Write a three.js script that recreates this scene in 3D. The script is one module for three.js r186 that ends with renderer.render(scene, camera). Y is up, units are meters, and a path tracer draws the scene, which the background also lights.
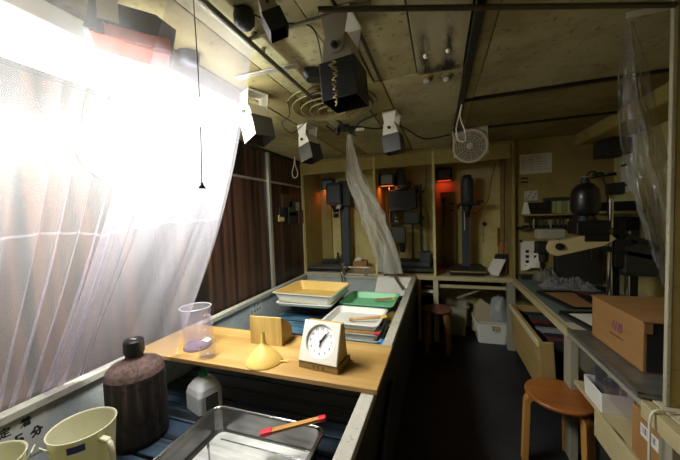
import * as THREE from 'three';
import { RoundedBoxGeometry } from 'three/addons/geometries/RoundedBoxGeometry.js';
import { mergeGeometries } from 'three/addons/utils/BufferGeometryUtils.js';
import { RectAreaLightUniformsLib } from 'three/addons/lights/RectAreaLightUniformsLib.js';
import { FontLoader } from 'three/addons/loaders/FontLoader.js';
import { TextGeometry } from 'three/addons/geometries/TextGeometry.js';

// ---------------------------------------------------------------- camera, lamps, exposure
const scene = new THREE.Scene();
scene.background = new THREE.Color(0x000000);
RectAreaLightUniformsLib.init();
const DEG = Math.PI / 180;
const camera = new THREE.PerspectiveCamera(2 * Math.atan(230 / 294) / DEG, 680 / 460, 0.02, 30);
camera.position.set(0, 1.5, 0);
camera.rotation.order = 'YXZ';
camera.rotation.set(-2.859 * DEG, 18.817 * DEG, -1.986 * DEG);
const renderer = new THREE.WebGLRenderer({ antialias: true });
renderer.toneMapping = THREE.LinearToneMapping;
renderer.toneMappingExposure = 2.1;
renderer.shadowMap.enabled = true;
const TUBE_LIGHT = 32;          // the ceiling fluorescent behind the plastic sheet, per square metre of its cover
const TUBE_COLOR = new THREE.Color(0.98, 1.0, 0.9);
const SAFE_ORANGE = new THREE.Color(1.0, 0.19, 0.04), SAFE_RED = new THREE.Color(1.0, 0.07, 0.035);

// ---------------------------------------------------------------- helpers
let seed = 7;
const rnd = () => ((seed = (seed * 1664525 + 1013904223) >>> 0) / 4294967296);
const rr = (a, b) => a + (b - a) * rnd();
const V3 = (x, y, z) => new THREE.Vector3(x, y, z);
const names = {};
function numbered(n) { const k = names[n] = (names[n] ?? -1) + 1; return k ? `${n}_${String(k).padStart(3, '0')}` : n; }
const lerp = (a, b, t) => a + (b - a) * t, clamp = (v, a = 0, b = 1) => Math.max(a, Math.min(b, v));
const smooth = (a, b, v) => { const t = clamp((v - a) / (b - a)); return t * t * (3 - 2 * t); };

function hash(x, y, s) { let h = (x * 374761393 + y * 668265263 + s * 2147483647) | 0; h = Math.imul(h ^ (h >>> 13), 1274126177); return ((h ^ (h >>> 16)) >>> 0) / 4294967296; }
function vnoise(x, y, px, py, s) {
  const xi = Math.floor(x), yi = Math.floor(y), fx = x - xi, fy = y - yi, u = fx * fx * (3 - 2 * fx), v = fy * fy * (3 - 2 * fy);
  const m = (a, n) => ((a % n) + n) % n;
  const x0 = m(xi, px), x1 = m(xi + 1, px), y0 = m(yi, py), y1 = m(yi + 1, py);
  return lerp(lerp(hash(x0, y0, s), hash(x1, y0, s), u), lerp(hash(x0, y1, s), hash(x1, y1, s), u), v);
}
function fbm(u, v, fx, fy, s, oct = 4) {
  let a = 0.5, t = 0, n = 0;
  for (let i = 0; i < oct; i++) { t += a * vnoise(u * fx, v * fy, fx, fy, s + i * 17); n += a; a *= 0.5; fx *= 2; fy *= 2; }
  return t / n;
}
function tex(n, fn, srgb = true) {
  const d = new Uint8Array(n * n * 4);
  for (let y = 0; y < n; y++) for (let x = 0; x < n; x++) {
    const c = fn(x / n, y / n), i = (y * n + x) * 4;
    d[i] = clamp(c[0]) * 255; d[i + 1] = clamp(c[1]) * 255; d[i + 2] = clamp(c[2]) * 255; d[i + 3] = 255;
  }
  const t = new THREE.DataTexture(d, n, n);
  t.wrapS = t.wrapT = THREE.RepeatWrapping; t.magFilter = THREE.LinearFilter; t.minFilter = THREE.LinearFilter;
  if (srgb) t.colorSpace = THREE.SRGBColorSpace;
  t.needsUpdate = true; return t;
}
const rgb = h => [(h >> 16 & 255) / 255, (h >> 8 & 255) / 255, (h & 255) / 255];
const mixc = (a, b, t) => a.map((v, i) => lerp(v, b[i], t));

// wood whose grain runs along v
const woodTex = (base, dark, s, rings = 10, strength = 0.8) => tex(512, (u, v) => {
  const w = fbm(u, v, 3, 1, s, 3) * 2.5, band = 0.5 + 0.5 * Math.sin((u * rings + w) * 6.283);
  const fine = fbm(u, v, 90, 3, s + 5, 3), blot = fbm(u, v, 3, 3, s + 9, 4);
  return mixc(rgb(base), rgb(dark), clamp(strength * (0.45 * band * band * 0.7 + 0.5 * (fine - 0.35) + 0.7 * (blot - 0.4))));
});
const dirtTex = (base, dark, spot, s, spots = 0.6) => tex(512, (u, v) => {
  const blot = fbm(u, v, 4, 4, s, 5), mid = fbm(u, v, 18, 18, s + 3, 3), speck = fbm(u, v, 60, 60, s + 8, 2);
  let c = mixc(rgb(base), rgb(dark), clamp((blot - 0.36) * 2.0 + (mid - 0.5) * 0.7));
  return mixc(c, rgb(spot), clamp((speck - 0.68) * 6) * spots * clamp(blot * 1.6));
});
const T = {
  plank: woodTex(0xe0c287, 0xa37c42, 11, 4, 1.05),
  veneer: tex(512, (u, v) => {
    const a = fbm(u, v, 26, 1, 21, 4), b = fbm(u, v, 120, 2, 25, 3), c = fbm(u, v, 7, 2, 29, 3);
    return mixc(mixc([0.30, 0.19, 0.145], [0.085, 0.058, 0.052], clamp((a - 0.3) * 2.2)), [0.37, 0.225, 0.16], clamp((c - 0.52) * 1.6) * clamp((b - 0.35) * 2));
  }),
  ceil: dirtTex(0xb4ad84, 0x8f845c, 0x5a5234, 31, 0.55),
  wall: dirtTex(0xd8cb8c, 0xc3b370, 0x7d6c3c, 41, 0.3),
  bench: woodTex(0xcfc6a8, 0xaa9f7d, 51, 6, 0.7),
  paintgrey: dirtTex(0xd8d7d1, 0xbfbeb7, 0x77736a, 61, 0.35),
  blue: tex(512, (u, v) => {
    const g = fbm(u, v, 70, 3, 71, 3), b = fbm(u, v, 5, 5, 75, 4), k = fbm(u, v, 30, 2, 79, 3);
    return mixc(mixc([0.40, 0.60, 0.74], [0.20, 0.32, 0.42], clamp((b - 0.3) * 1.8)), mixc([0.06, 0.08, 0.10], [0.55, 0.66, 0.72], g > 0.62 ? 1 : 0), clamp((k - 0.46) * 3.2));
  }),
  rust: tex(512, (u, v) => {
    const a = fbm(u, v, 40, 2, 81, 4), b = fbm(u, v, 24, 24, 85, 3);
    return mixc(mixc([0.19, 0.165, 0.15], [0.44, 0.38, 0.345], clamp((a - 0.4) * 2.6)), [0.10, 0.08, 0.075], clamp((b - 0.5) * 2));
  }),
  dust: tex(512, (u, v) => { const a = fbm(u, v, 60, 60, 91, 3), b = fbm(u, v, 8, 8, 93, 4); return mixc([0.42, 0.335, 0.30], [0.24, 0.18, 0.16], clamp((a - 0.3) * 1.4 + (b - 0.5) * 1.2)); }),
  card: tex(256, (u, v) => { const a = fbm(u, v, 40, 2, 101, 3), b = fbm(u, v, 6, 6, 103, 3); return mixc([0.68, 0.51, 0.31], [0.58, 0.42, 0.23], clamp(a * 0.7 + b * 0.5 - 0.1)); }),
  steel: tex(256, (u, v) => { const a = fbm(u, v, 4, 40, 111, 3), b = fbm(u, v, 8, 8, 113, 3); const g = 0.78 + 0.2 * (a - 0.5) + 0.2 * (b - 0.5); return [g, g, g * 0.98]; }),
  bump: tex(256, (u, v) => { const a = fbm(u, v, 24, 24, 121, 4); return [a, a, a]; }, false),
  floor: dirtTex(0x26262a, 0x17171a, 0x34332f, 131, 0.5),
};
function mat(o) {
  const { color = 0xffffff, rough = 0.7, metal = 0, map, bump, bs = 0.0006, ...rest } = o;
  const m = new THREE.MeshPhysicalMaterial({ color, roughness: rough, metalness: metal, side: THREE.DoubleSide, ...rest });
  if (map) m.map = map;
  if (bump) { m.bumpMap = bump; m.bumpScale = bs; }
  return m;
}
const M = {
  plank: mat({ map: T.plank, color: 0xd6cbb4, rough: 0.5, bump: T.bump, bs: 0.0004 }),
  blockwood: mat({ map: T.plank, color: 0xdcdcc4, rough: 0.55 }),
  veneer: mat({ map: T.veneer, rough: 0.42 }),
  ceil: mat({ map: T.ceil, rough: 0.85, bump: T.bump, bs: 0.001 }),
  ceil2: mat({ map: T.ceil, color: 0xe8e4d4, rough: 0.85, bump: T.bump, bs: 0.001 }),
  ceil3: mat({ map: T.ceil, color: 0xcfc6ac, rough: 0.85, bump: T.bump, bs: 0.001 }),
  sheet: mat({ map: T.paintgrey, color: 0xb5ac86, rough: 0.6 }),
  wall: mat({ map: T.wall, rough: 0.8 }),
  wallbrown: mat({ map: T.wall, color: 0xbcb29c, rough: 0.8 }),
  header: mat({ map: T.wall, color: 0xcfc8ae, rough: 0.75 }),
  bench: mat({ map: T.bench, rough: 0.6 }),
  postpaint: mat({ map: T.paintgrey, color: 0xdcd6bd, rough: 0.6 }),
  benchpale: mat({ map: T.bench, color: 0xf2ecd6, rough: 0.6 }),
  oldwood: mat({ map: T.bench, color: 0xc8b080, rough: 0.7 }),
  sinkgrey: mat({ map: T.paintgrey, color: 0xdedbd2, rough: 0.5 }),
  sinkin: mat({ map: T.paintgrey, color: 0xd6dee4, rough: 0.5 }),
  blue: mat({ map: T.blue, rough: 0.5, bump: T.bump, bs: 0.0012 }),
  blueshaded: mat({ map: T.blue, color: 0x7d7876, rough: 0.5, bump: T.bump, bs: 0.0012 }),  // same blue, darkened to put the shade on the near slats into the colour
  rust: mat({ map: T.rust, color: 0xd4ccc8, rough: 0.75, bump: T.bump, bs: 0.001 }),
  dust: mat({ map: T.dust, rough: 0.9, bump: T.bump, bs: 0.0015 }),
  card: mat({ map: T.card, rough: 0.8 }),
  floor: mat({ map: T.floor, rough: 0.55 }),
  steel: mat({ map: T.steel, color: 0xd8d8d8, rough: 0.24, metal: 1 }),
  steellit: mat({ map: T.steel, color: 0xffffff, rough: 0.52, metal: 1 }),  // whiter, rougher copy of steel, the bright lamp reflection put into its finish
  chrome: mat({ color: 0xcfcfcf, rough: 0.15, metal: 1 }),
  pipe: mat({ color: 0x85806f, rough: 0.3, metal: 0.6 }),
  darkpipe: mat({ color: 0x2a271f, rough: 0.45, metal: 0.3 }),
  traymetal: mat({ map: T.steel, color: 0xa2a29c, rough: 0.42, metal: 0.55 }),
  rodpaint: mat({ color: 0x4a463a, rough: 0.4, metal: 0.3 }),
  greymetal: mat({ color: 0x63635f, rough: 0.45, metal: 0.4 }),
  alu: mat({ color: 0xb9b5a8, rough: 0.35, metal: 0.6 }),
  black: mat({ color: 0x121213, rough: 0.5 }),
  blackgloss: mat({ color: 0x141415, rough: 0.4, clearcoat: 0.15 }),
  charcoal: mat({ color: 0x2b2a29, rough: 0.6 }),
  hood: mat({ color: 0x4a4844, rough: 0.5 }),
  slate: mat({ color: 0x3a4048, rough: 0.5 }),
  hammer: mat({ color: 0x565b60, rough: 0.45, metal: 0.2 }),
  cream: mat({ color: 0xe4dfd0, rough: 0.5 }),
  creamgrey: mat({ color: 0x9b9684, rough: 0.5 }),
  white: mat({ color: 0xebe9e3, rough: 0.45 }),
  paper: mat({ color: 0xe8e4d8, rough: 0.85 }),
  yellowtray: mat({ color: 0xf2cc74, rough: 0.35 }),
  green: mat({ color: 0x86d6a4, rough: 0.4 }),
  greenmat: mat({ color: 0x66756a, rough: 0.8 }),
  greencap: mat({ color: 0x128a45, rough: 0.4 }),
  red: mat({ color: 0xc8242f, rough: 0.5 }),
  yellow: mat({ color: 0xeac02f, rough: 0.5 }),
  bluepl: mat({ color: 0x2f7fd0, rough: 0.5 }),
  jug: mat({ color: 0xeae8c6, rough: 0.5, transmission: 0.45, thickness: 0 }),
  funnel: mat({ color: 0xe9c36c, rough: 0.4 }),
  hdpe: mat({ color: 0xdfe0da, rough: 0.4 }),
  seat: mat({ map: T.plank, color: 0xb5835f, rough: 0.35 }),
  legwood: mat({ map: T.plank, color: 0xd9b98c, rough: 0.45 }),
  redseat: mat({ color: 0x70483a, rough: 0.5 }),
  oldleg: mat({ map: T.plank, color: 0x9f8d72, rough: 0.6 }),
  cable: mat({ color: 0x14130f, rough: 0.6 }),
  whitecable: mat({ color: 0xd9d4c0, rough: 0.5 }),
  amber: mat({ color: 0x7a2a0c, rough: 0.3 }),
  clearpl: mat({ color: 0xfbfbff, rough: 0.1, transmission: 0.97, thickness: 0, ior: 1.45 }),
  beakerpl: mat({ color: 0xf6f3fb, rough: 0.12, transmission: 0.9, thickness: 0, ior: 1.5 }),
  purplepl: mat({ color: 0xc3b2cc, rough: 0.15, transmission: 0.7, thickness: 0 }),
  film: mat({ color: 0xf2f0f7, rough: 0.305, transmission: 0.96, thickness: 0, ior: 1.4 }),
  film2: mat({ color: 0xf6f6f0, rough: 0.72, transmission: 0.6, thickness: 0, ior: 1.45 }),
  film3: mat({ color: 0xe2e2de, rough: 0.3, transmission: 0.9, thickness: 0, ior: 1.45 }),
  bag: mat({ color: 0xd6d8de, rough: 0.35, transmission: 0.5, thickness: 0 }),
  tubeGlow: mat({ color: 0xffffff, rough: 0.5, emissive: TUBE_COLOR, emissiveIntensity: 6 }),
  glowOrange: mat({ color: 0x401000, rough: 0.5, emissive: SAFE_ORANGE, emissiveIntensity: 0.5 }),
  glowRed: mat({ color: 0x400800, rough: 0.5, emissive: SAFE_RED, emissiveIntensity: 0.4 }),
  inkdark: mat({ color: 0x1d1b1a, rough: 0.8 }),
  string: mat({ color: 0xb4a468, rough: 0.9 }),
};

function clean(g) {
  g = g.index ? g.toNonIndexed() : g;
  for (const k of Object.keys(g.attributes)) if (!['position', 'normal', 'uv'].includes(k)) g.deleteAttribute(k);
  if (!g.attributes.normal) g.computeVertexNormals();
  if (!g.attributes.uv) g.setAttribute('uv', new THREE.BufferAttribute(new Float32Array(g.attributes.position.count * 2), 2));
  g.clearGroups(); return g;
}
// uv in metres from the side each face looks to; grain = axis along which the pattern's v runs
function boxUV(g, grain = 'y', k = 1.3, off = 0) {
  const p = g.attributes.position, uv = g.attributes.uv, a = V3(), b = V3(), c = V3(), n = V3(), e = V3();
  for (let i = 0; i < p.count; i += 3) {
    a.fromBufferAttribute(p, i); b.fromBufferAttribute(p, i + 1); c.fromBufferAttribute(p, i + 2);
    n.subVectors(b, a).cross(e.subVectors(c, a));
    const ax = Math.abs(n.x), ay = Math.abs(n.y), az = Math.abs(n.z);
    let axes = ax >= ay && ax >= az ? ['z', 'y'] : ay >= az ? ['x', 'z'] : ['x', 'y'];
    if (axes[0] === grain) axes = [axes[1], axes[0]];
    [a, b, c].forEach((q, j) => uv.setXY(i + j, q[axes[0]] * k + off, q[axes[1]] * k + off * 0.37));
  }
  return g;
}
function geo(gs, { grain = 'y', k = 1.3, keep = false, off = 0 } = {}) {
  const list = (Array.isArray(gs) ? gs : [gs]).map(clean);
  const g = list.length > 1 ? mergeGeometries(list) : list[0];
  return keep ? g : boxUV(g, grain, k, off);
}
function part(name, gs, m, parent, o = {}) {
  const me = new THREE.Mesh(geo(gs, o), m);
  me.name = numbered(name); me.castShadow = me.receiveShadow = true; parent.add(me); return me;
}
function tag(o, label, category, group) { o.userData.label = label; o.userData.category = category; if (group) o.userData.group = group; return o; }
function thing(name, label, category, [x, y, z] = [0, 0, 0], turn = 0, group) {
  const o = new THREE.Group(); o.name = numbered(name); o.position.set(x, y, z); o.rotation.y = turn; scene.add(o);
  return tag(o, label, category, group);
}
function one(name, label, category, gs, m, o = {}) { return tag(part(name, gs, m, scene, o), label, category, o.group); }
function struct(name, gs, m, parent = scene, o = {}) { const s = part(name, gs, m, parent, o); if (parent === scene) s.userData.kind = 'structure'; return s; }
// boxes by centre or by their two corners
const bx = (w, h, d, x = 0, y = 0, z = 0) => new THREE.BoxGeometry(w, h, d).translate(x, y, z);
const rb = (w, h, d, x = 0, y = 0, z = 0, r = 0.004, s = 2) => new RoundedBoxGeometry(w, h, d, s, Math.min(r, w / 2.1, h / 2.1, d / 2.1)).translate(x, y, z);
const span = (x0, x1, y0, y1, z0, z1, r = 0.003) => rb(x1 - x0, y1 - y0, z1 - z0, (x0 + x1) / 2, (y0 + y1) / 2, (z0 + z1) / 2, r, 1);
const cyl = (r0, r1, h, x = 0, y = 0, z = 0, n = 24, open = false) => new THREE.CylinderGeometry(r0, r1, h, n, 1, open).translate(x, y, z);
const cylZ = (r0, r1, h, x = 0, y = 0, z = 0, n = 24) => new THREE.CylinderGeometry(r0, r1, h, n).rotateX(Math.PI / 2).translate(x, y, z);
const cylX = (r0, r1, h, x = 0, y = 0, z = 0, n = 24) => new THREE.CylinderGeometry(r0, r1, h, n).rotateZ(Math.PI / 2).translate(x, y, z);
const lathe = (pts, n = 40) => new THREE.LatheGeometry(pts.map(p => new THREE.Vector2(...p)), n);
function tube(pts, r = 0.004, n = 0, seg = 8) { const c = new THREE.CatmullRomCurve3(pts.map(p => V3(...p)), false, 'centripetal'); return new THREE.TubeGeometry(c, n || Math.max(2, (pts.length - 1) * 8), r, seg); }
function rod(a, b, r = 0.006, n = 10) {
  const A = V3(...a), B = V3(...b), d = B.clone().sub(A), g = new THREE.CylinderGeometry(r, r, d.length(), n);
  return g.applyQuaternion(new THREE.Quaternion().setFromUnitVectors(V3(0, 1, 0), d.clone().normalize())).translate(...A.add(B).multiplyScalar(0.5).toArray());
}
function barBetween(a, b, w, h) {   // square bar from a to b
  const A = V3(...a), B = V3(...b), d = B.clone().sub(A), g = new RoundedBoxGeometry(w, d.length(), h, 1, Math.min(w, h) * 0.12);
  return g.applyQuaternion(new THREE.Quaternion().setFromUnitVectors(V3(0, 1, 0), d.clone().normalize())).translate(...A.add(B).multiplyScalar(0.5).toArray());
}
function prism(pts, depth, bevel = 0.002) {   // outline in x, y extruded along z, centred on z
  const s = new THREE.Shape(pts.map(p => new THREE.Vector2(...p)));
  const g = new THREE.ExtrudeGeometry(s, { depth: depth - 2 * bevel, bevelEnabled: bevel > 0, bevelThickness: bevel, bevelSize: bevel, bevelOffset: -bevel, bevelSegments: 2, curveSegments: 16 });
  return g.translate(0, 0, -depth / 2 + bevel);
}
// rings of rounded rectangles [half width, half depth, y, corner radius], skinned in order
function loft(rings, closed = [true, true], n = 6) {
  const pts = rings.map(([w, d, y, r]) => {
    const out = []; r = Math.min(r, w * 0.999, d * 0.999);
    for (const [sx, sz, a0] of [[1, 1, 0], [-1, 1, 90], [-1, -1, 180], [1, -1, 270]]) for (let i = 0; i <= n; i++) {
      const a = (a0 + 90 * i / n) * DEG; out.push([sx * (w - r) + r * Math.cos(a), y, sz * (d - r) + r * Math.sin(a)]);
    }
    return out;
  });
  const P = [], tri = (a, b, c) => P.push(...a, ...b, ...c), m = pts[0].length;
  for (let i = 0; i + 1 < pts.length; i++) for (let j = 0; j < m; j++) {
    const a = pts[i][j], b = pts[i][(j + 1) % m], c = pts[i + 1][(j + 1) % m], d = pts[i + 1][j];
    tri(a, d, b); tri(b, d, c);
  }
  const cap = (ring, y, flip) => { for (let j = 0; j < m; j++) { const a = ring[j], b = ring[(j + 1) % m], o = [0, y, 0]; flip ? tri(o, b, a) : tri(o, a, b); } };
  if (closed[0]) cap(pts[0], rings[0][2], false);
  if (closed[1]) cap(pts.at(-1), rings.at(-1)[2], true);
  const g = new THREE.BufferGeometry(); g.setAttribute('position', new THREE.Float32BufferAttribute(P, 3)); g.computeVertexNormals(); return g;
}
// open tray or bin: outside up, over a lip, inside down
function tray(w, d, h, { slope = 0.02, lip = 0.012, t = 0.003, r = 0.03 } = {}) {
  const W = w / 2, D = d / 2;
  return loft([[W - lip - slope, D - lip - slope, 0, r], [W - lip, D - lip, h - 0.006, r], [W, D, h - 0.006, r + 0.008], [W, D, h, r + 0.008], [W - lip - t, D - lip - t, h, r], [W - lip - t - slope, D - lip - t - slope, t + 0.001, r]], [true, true]);
}
function grid(nu, nv, fn) {
  const P = [], I = [], U = [];
  for (let j = 0; j <= nv; j++) for (let i = 0; i <= nu; i++) { P.push(...fn(i / nu, j / nv)); U.push(i / nu, j / nv); }
  for (let j = 0; j < nv; j++) for (let i = 0; i < nu; i++) { const a = j * (nu + 1) + i; I.push(a, a + 1, a + nu + 1, a + 1, a + nu + 2, a + nu + 1); }
  const g = new THREE.BufferGeometry(); g.setAttribute('position', new THREE.Float32BufferAttribute(P, 3)); g.setAttribute('uv', new THREE.Float32BufferAttribute(U, 2)); g.setIndex(I); g.computeVertexNormals(); return g;
}
function area(w, h, at, towards, color, power, parent = scene) {
  const l = new THREE.RectAreaLight(color, power, w, h); l.position.set(...at); parent.add(l); l.lookAt(...towards); l.name = 'lamp_light'; return l;
}
function canvasTex(w, h, draw) {
  const c = document.createElement('canvas'); c.width = w; c.height = h; const g = c.getContext('2d'); draw(g, w, h);
  const t = new THREE.CanvasTexture(c); t.colorSpace = THREE.SRGBColorSpace; t.magFilter = THREE.LinearFilter; return t;
}
// a printed sheet: a thin card whose front (+z) carries the print
function printed(name, w, h, draw, parent, px = 256, rough = 0.8) {
  const t = canvasTex(px, Math.round(px * h / w), draw), m = mat({ map: t, rough });
  const me = new THREE.Mesh(clean(new THREE.PlaneGeometry(w, h)), m); me.name = numbered(name); me.castShadow = me.receiveShadow = true; parent.add(me); return me;
}
const glyphs = {   // brush strokes in a unit square, y down
  tei: [[[.5, 0], [.5, .12]], [[.08, .28], [.08, .15], [.92, .15], [.9, .28]], [[.22, .38], [.78, .38]], [[.5, .38], [.5, .88]], [[.5, .62], [.8, .62]], [[.3, .55], [.24, .8], [.05, 1]], [[.24, .76], [.45, .93], [.97, .97]]],
  chaku: [[[.3, 0], [.38, .1]], [[.7, 0], [.6, .1]], [[.12, .14], [.88, .14]], [[.18, .27], [.82, .27]], [[.03, .4], [.97, .4]], [[.5, .12], [.5, .4]], [[.4, .4], [.28, .68], [.03, .92]], [[.33, .55], [.33, 1]], [[.33, .55], [.82, .55], [.82, 1]], [[.33, .7], [.82, .7]], [[.33, .84], [.82, .84]], [[.33, .98], [.82, .98]]],
  fun: [[[.4, .02], [.3, .28], [.04, .5]], [[.58, .02], [.72, .28], [.97, .46]], [[.22, .5], [.8, .5], [.76, .86], [.64, .98], [.54, .9]], [[.46, .5], [.4, .78], [.12, 1]]],
};
function glyph(g, name, x, y, s, lw) {
  g.lineWidth = lw; g.lineCap = g.lineJoin = 'round';
  for (const st of glyphs[name]) { g.beginPath(); st.forEach(([a, b], i) => g[i ? 'lineTo' : 'moveTo'](x + a * s, y + b * s)); g.stroke(); }
}
function smudge(g, x, y, s, lw, k) {   // a character too small in the photograph to read
  let q = k * 97 + 13; const r = () => ((q = (q * 1103515245 + 12345) & 0x7fffffff) / 0x7fffffff);
  g.lineWidth = lw;
  for (let i = 0; i < 3; i++) { g.beginPath(); g.moveTo(x, y + (i + .3 + .3 * r()) * s / 3); g.lineTo(x + s * (.7 + .3 * r()), y + (i + .3 + .3 * r()) * s / 3); g.stroke(); }
  for (let i = 0; i < 2; i++) { const a = x + s * (.15 + .7 * r()); g.beginPath(); g.moveTo(a, y); g.lineTo(a - s * .1 * r(), y + s); g.stroke(); }
}

// ---------------------------------------------------------------- the room
const BT0 = 0.77, X0 = -1.70, X1 = 1.58, ZB = -4.1, ZF = 1.3, H = 2.21;
const floor = struct('floor', bx(X1 - X0 + 0.2, 0.1, ZF - ZB + 0.2, (X0 + X1) / 2, -0.05, (ZF + ZB) / 2), M.floor);
struct('wall_back', bx(X1 - X0 + 0.2, H + 0.1, 0.1, (X0 + X1) / 2, H / 2, ZB - 0.05), M.wall);
struct('wall_right', bx(0.1, H + 0.1, ZF - ZB, X1 + 0.05, H / 2, (ZF + ZB) / 2), M.wall);
struct('wall_front', bx(X1 - X0 + 0.2, H + 0.1, 0.1, (X0 + X1) / 2, H / 2, ZF + 0.05), M.wallbrown);
{ // left wall: dark veneer sliding panels between aluminium stiles, a pale rail across
  const w = struct('wall_left', bx(0.1, H + 0.1, ZF - ZB, X0 - 0.08, H / 2, (ZF + ZB) / 2), M.charcoal);
  const zs = [1.3, -0.05, -1.38, -2.7, -3.5];
  for (let i = 0; i < 4; i++) {
    struct('lower_panel', span(X0 - 0.03, X0, 0.02, 1.872, zs[i + 1] + 0.012, zs[i] - 0.012, 0.002), M.veneer, w, { grain: 'y', off: i * 0.37, k: 1.0 });
    struct('upper_panel', span(X0 - 0.03, X0, 1.893, H - 0.035, zs[i + 1] + 0.012, zs[i] - 0.012, 0.002), M.veneer, w, { grain: 'y', off: i * 0.53 + 0.2, k: 1.0 });
    struct('middle_rail', span(X0 - 0.03, X0 + 0.006, 1.872, 1.893, zs[i + 1] + 0.012, zs[i] - 0.012, 0.002), M.alu, w);
  }
  struct('stile', span(X0 - 0.03, X0 + 0.024, 0, H - 0.03, -2.725, -2.675, 0.004), M.alu, w);
  struct('stile', span(X0 - 0.03, X0 + 0.012, 0, H - 0.03, -3.515, -3.485, 0.003), M.benchpale, w);
  struct('top_rail', span(X0 - 0.03, X0 + 0.012, H - 0.035, H, -3.5, 1.3, 0.003), M.darkpipe, w);
}
// ceiling: a slab with stained boards under it, each board its own piece
const ceil = struct('ceiling', bx(X1 - X0 + 0.3, 0.1, ZF - ZB + 0.2, (X0 + X1) / 2, H + 0.062, (ZF + ZB) / 2), M.charcoal);
{
  const B = (x0, x1, z0, z1, y, m, off) => struct('ceiling_board', span(x0, x1, y, H + 0.012, z0, z1, 0.003), m, ceil, { grain: 'z', off, k: 0.9 });
  B(X0 - 0.05, -1.25, ZB, ZF, H - 0.002, M.ceil, 0.1); B(-1.242, -1.035, ZB, ZF, H - 0.006, M.ceil2, 0.35); B(-1.027, -0.8, ZB, ZF, H - 0.001, M.ceil3, 0.62);
  B(-0.792, -0.44, ZB, ZF, H - 0.004, M.ceil, 0.83); B(-0.434, -0.285, ZB, -1.6, H - 0.001, M.ceil3, 0.05); B(-0.434, -0.325, -1.59, ZF, H - 0.008, M.ceil2, 0.15);
  B(-0.318, -0.1, -1.59, ZF, H - 0.001, M.ceil, 0.45); B(-0.278, 0.125, ZB, -1.6, H - 0.002, M.ceil, 0.72);
  B(0.215, X1 + 0.05, -2.055, ZF, H - 0.001, M.ceil, 0.27); B(0.215, X1 + 0.05, -2.79, -2.075, H - 0.003, M.ceil3, 0.9); B(0.215, X1 + 0.05, ZB, -2.81, H - 0.001, M.ceil3, 0.56);
  B(0.16, 0.21, ZB, ZF, H - 0.006, M.ceil2, 0.3);
  struct('metal_panel', span(-0.092, 0.118, H - 0.014, H + 0.012, -0.99, ZF, 0.003), M.sheet, ceil);
  const sooty = tex(256, (u, v) => {      // sooty dirt that the two detectors gathered, u across, v towards the camera
    const n = fbm(u, v, 9, 9, 501, 4), g = fbm(u, v, 50, 50, 505, 2), b = fbm(u, v, 3, 3, 509, 4);
    const blot = (x, y, sx, sy) => Math.exp(-Math.pow((u - x) / sx, 2) - Math.pow((v - y) / sy, 2));
    const k = clamp((blot(0.2, 0.03, 0.2, 0.07) + blot(0.67, 0.05, 0.24, 0.08) + 0.6 * blot(0.2, 0.3, 0.1, 0.3) + 0.7 * blot(0.67, 0.3, 0.11, 0.36)) * (n * 2.2 - 0.35) * (0.6 + g));
    return mixc(mixc([0.70, 0.67, 0.54], [0.58, 0.55, 0.42], clamp((b - 0.35) * 2)), [0.10, 0.09, 0.08], clamp(k));
  });
  { const g = clean(span(-0.092, 0.118, H - 0.014, H + 0.012, -1.59, -0.99, 0.003)), p = g.attributes.position; for (let i = 0; i < p.count; i++) g.attributes.uv.setXY(i, (p.getX(i) + 0.092) / 0.21, (p.getZ(i) + 1.59) / 0.6); struct('metal_panel', g, mat({ map: sooty, rough: 0.65 }), ceil, { keep: true }); }
  // black bar and dark cover strips
  struct('ceiling_bar', span(0.125, 0.158, H - 0.034, H, ZB + 0.6, ZF, 0.004), M.darkpipe, ceil);
  struct('cover_strip', span(0.16, X1, H - 0.02, H, -2.078, -2.052, 0.004), M.darkpipe, ceil);
  struct('cover_strip', span(0.2, X1, H - 0.02, H, -2.815, -2.79, 0.004), M.darkpipe, ceil);
  struct('joint_strip', barBetween([-0.285, H - 0.004, -1.1], [-0.285, H - 0.004, -1.6], 0.012, 0.008), M.darkpipe, ceil);
  struct('flat_bar', span(-0.94, -0.6, H - 0.012, H - 0.004, -1.285, -1.25, 0.002), M.alu, ceil);
  struct('corner_beam', span(1.27, X1, H - 0.11, H, -3.52, -1.37, 0.006), M.header, ceil);
}
// the enlarger bays along the back wall: header and upright dividers
struct('beam_back', [span(X0, -0.745, 2.035, H, -3.5, -3.47), span(-0.717, -0.065, 2.035, H, -3.5, -3.47), span(-0.05, 0.7, 2.03, H, -3.5, -3.47)], M.header, scene, { grain: 'x' });
struct('trim_1', span(X0, 0.74, 2.175, 2.2, -3.47, -3.452, 0.003), M.wallbrown, scene, { grain: 'x' });
for (const [n, x] of [[1, -0.745], [2, -0.075], [3, 0.71]]) struct(`partition_${n}`, span(x, x + 0.028, 0.77, H, ZB, -3.46, 0.003), n === 3 ? M.wallbrown : M.wall, scene, { off: n * 0.2 });
struct('wall_corner', span(0.735, X1, BT0, H, ZB, -3.52, 0.003), M.wallbrown, scene, { off: 0.13 });  // same paint as the bays, darkened to put the weaker corner light into it
struct('partition_4', span(X0, X0 + 0.03, 0.77, H, ZB, -3.5, 0.003), M.wallbrown, scene, { off: 0.77 });
struct('trim_2', span(X0 + 0.03, X0 + 0.19, 0.77, 2.03, ZB, ZB + 0.04, 0.003), M.wallbrown);
// partition on the right bench near the camera, with a pale edge strip
{
  const p = struct('partition_5', span(0.77, X1, 0.772, H, -1.362, -1.34, 0.002), M.wallbrown, scene, { off: 0.4 });
  struct('edge_strip', span(0.757, 0.770, 0.772, H, -1.356, -1.338, 0.003), M.postpaint, p);
}

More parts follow.
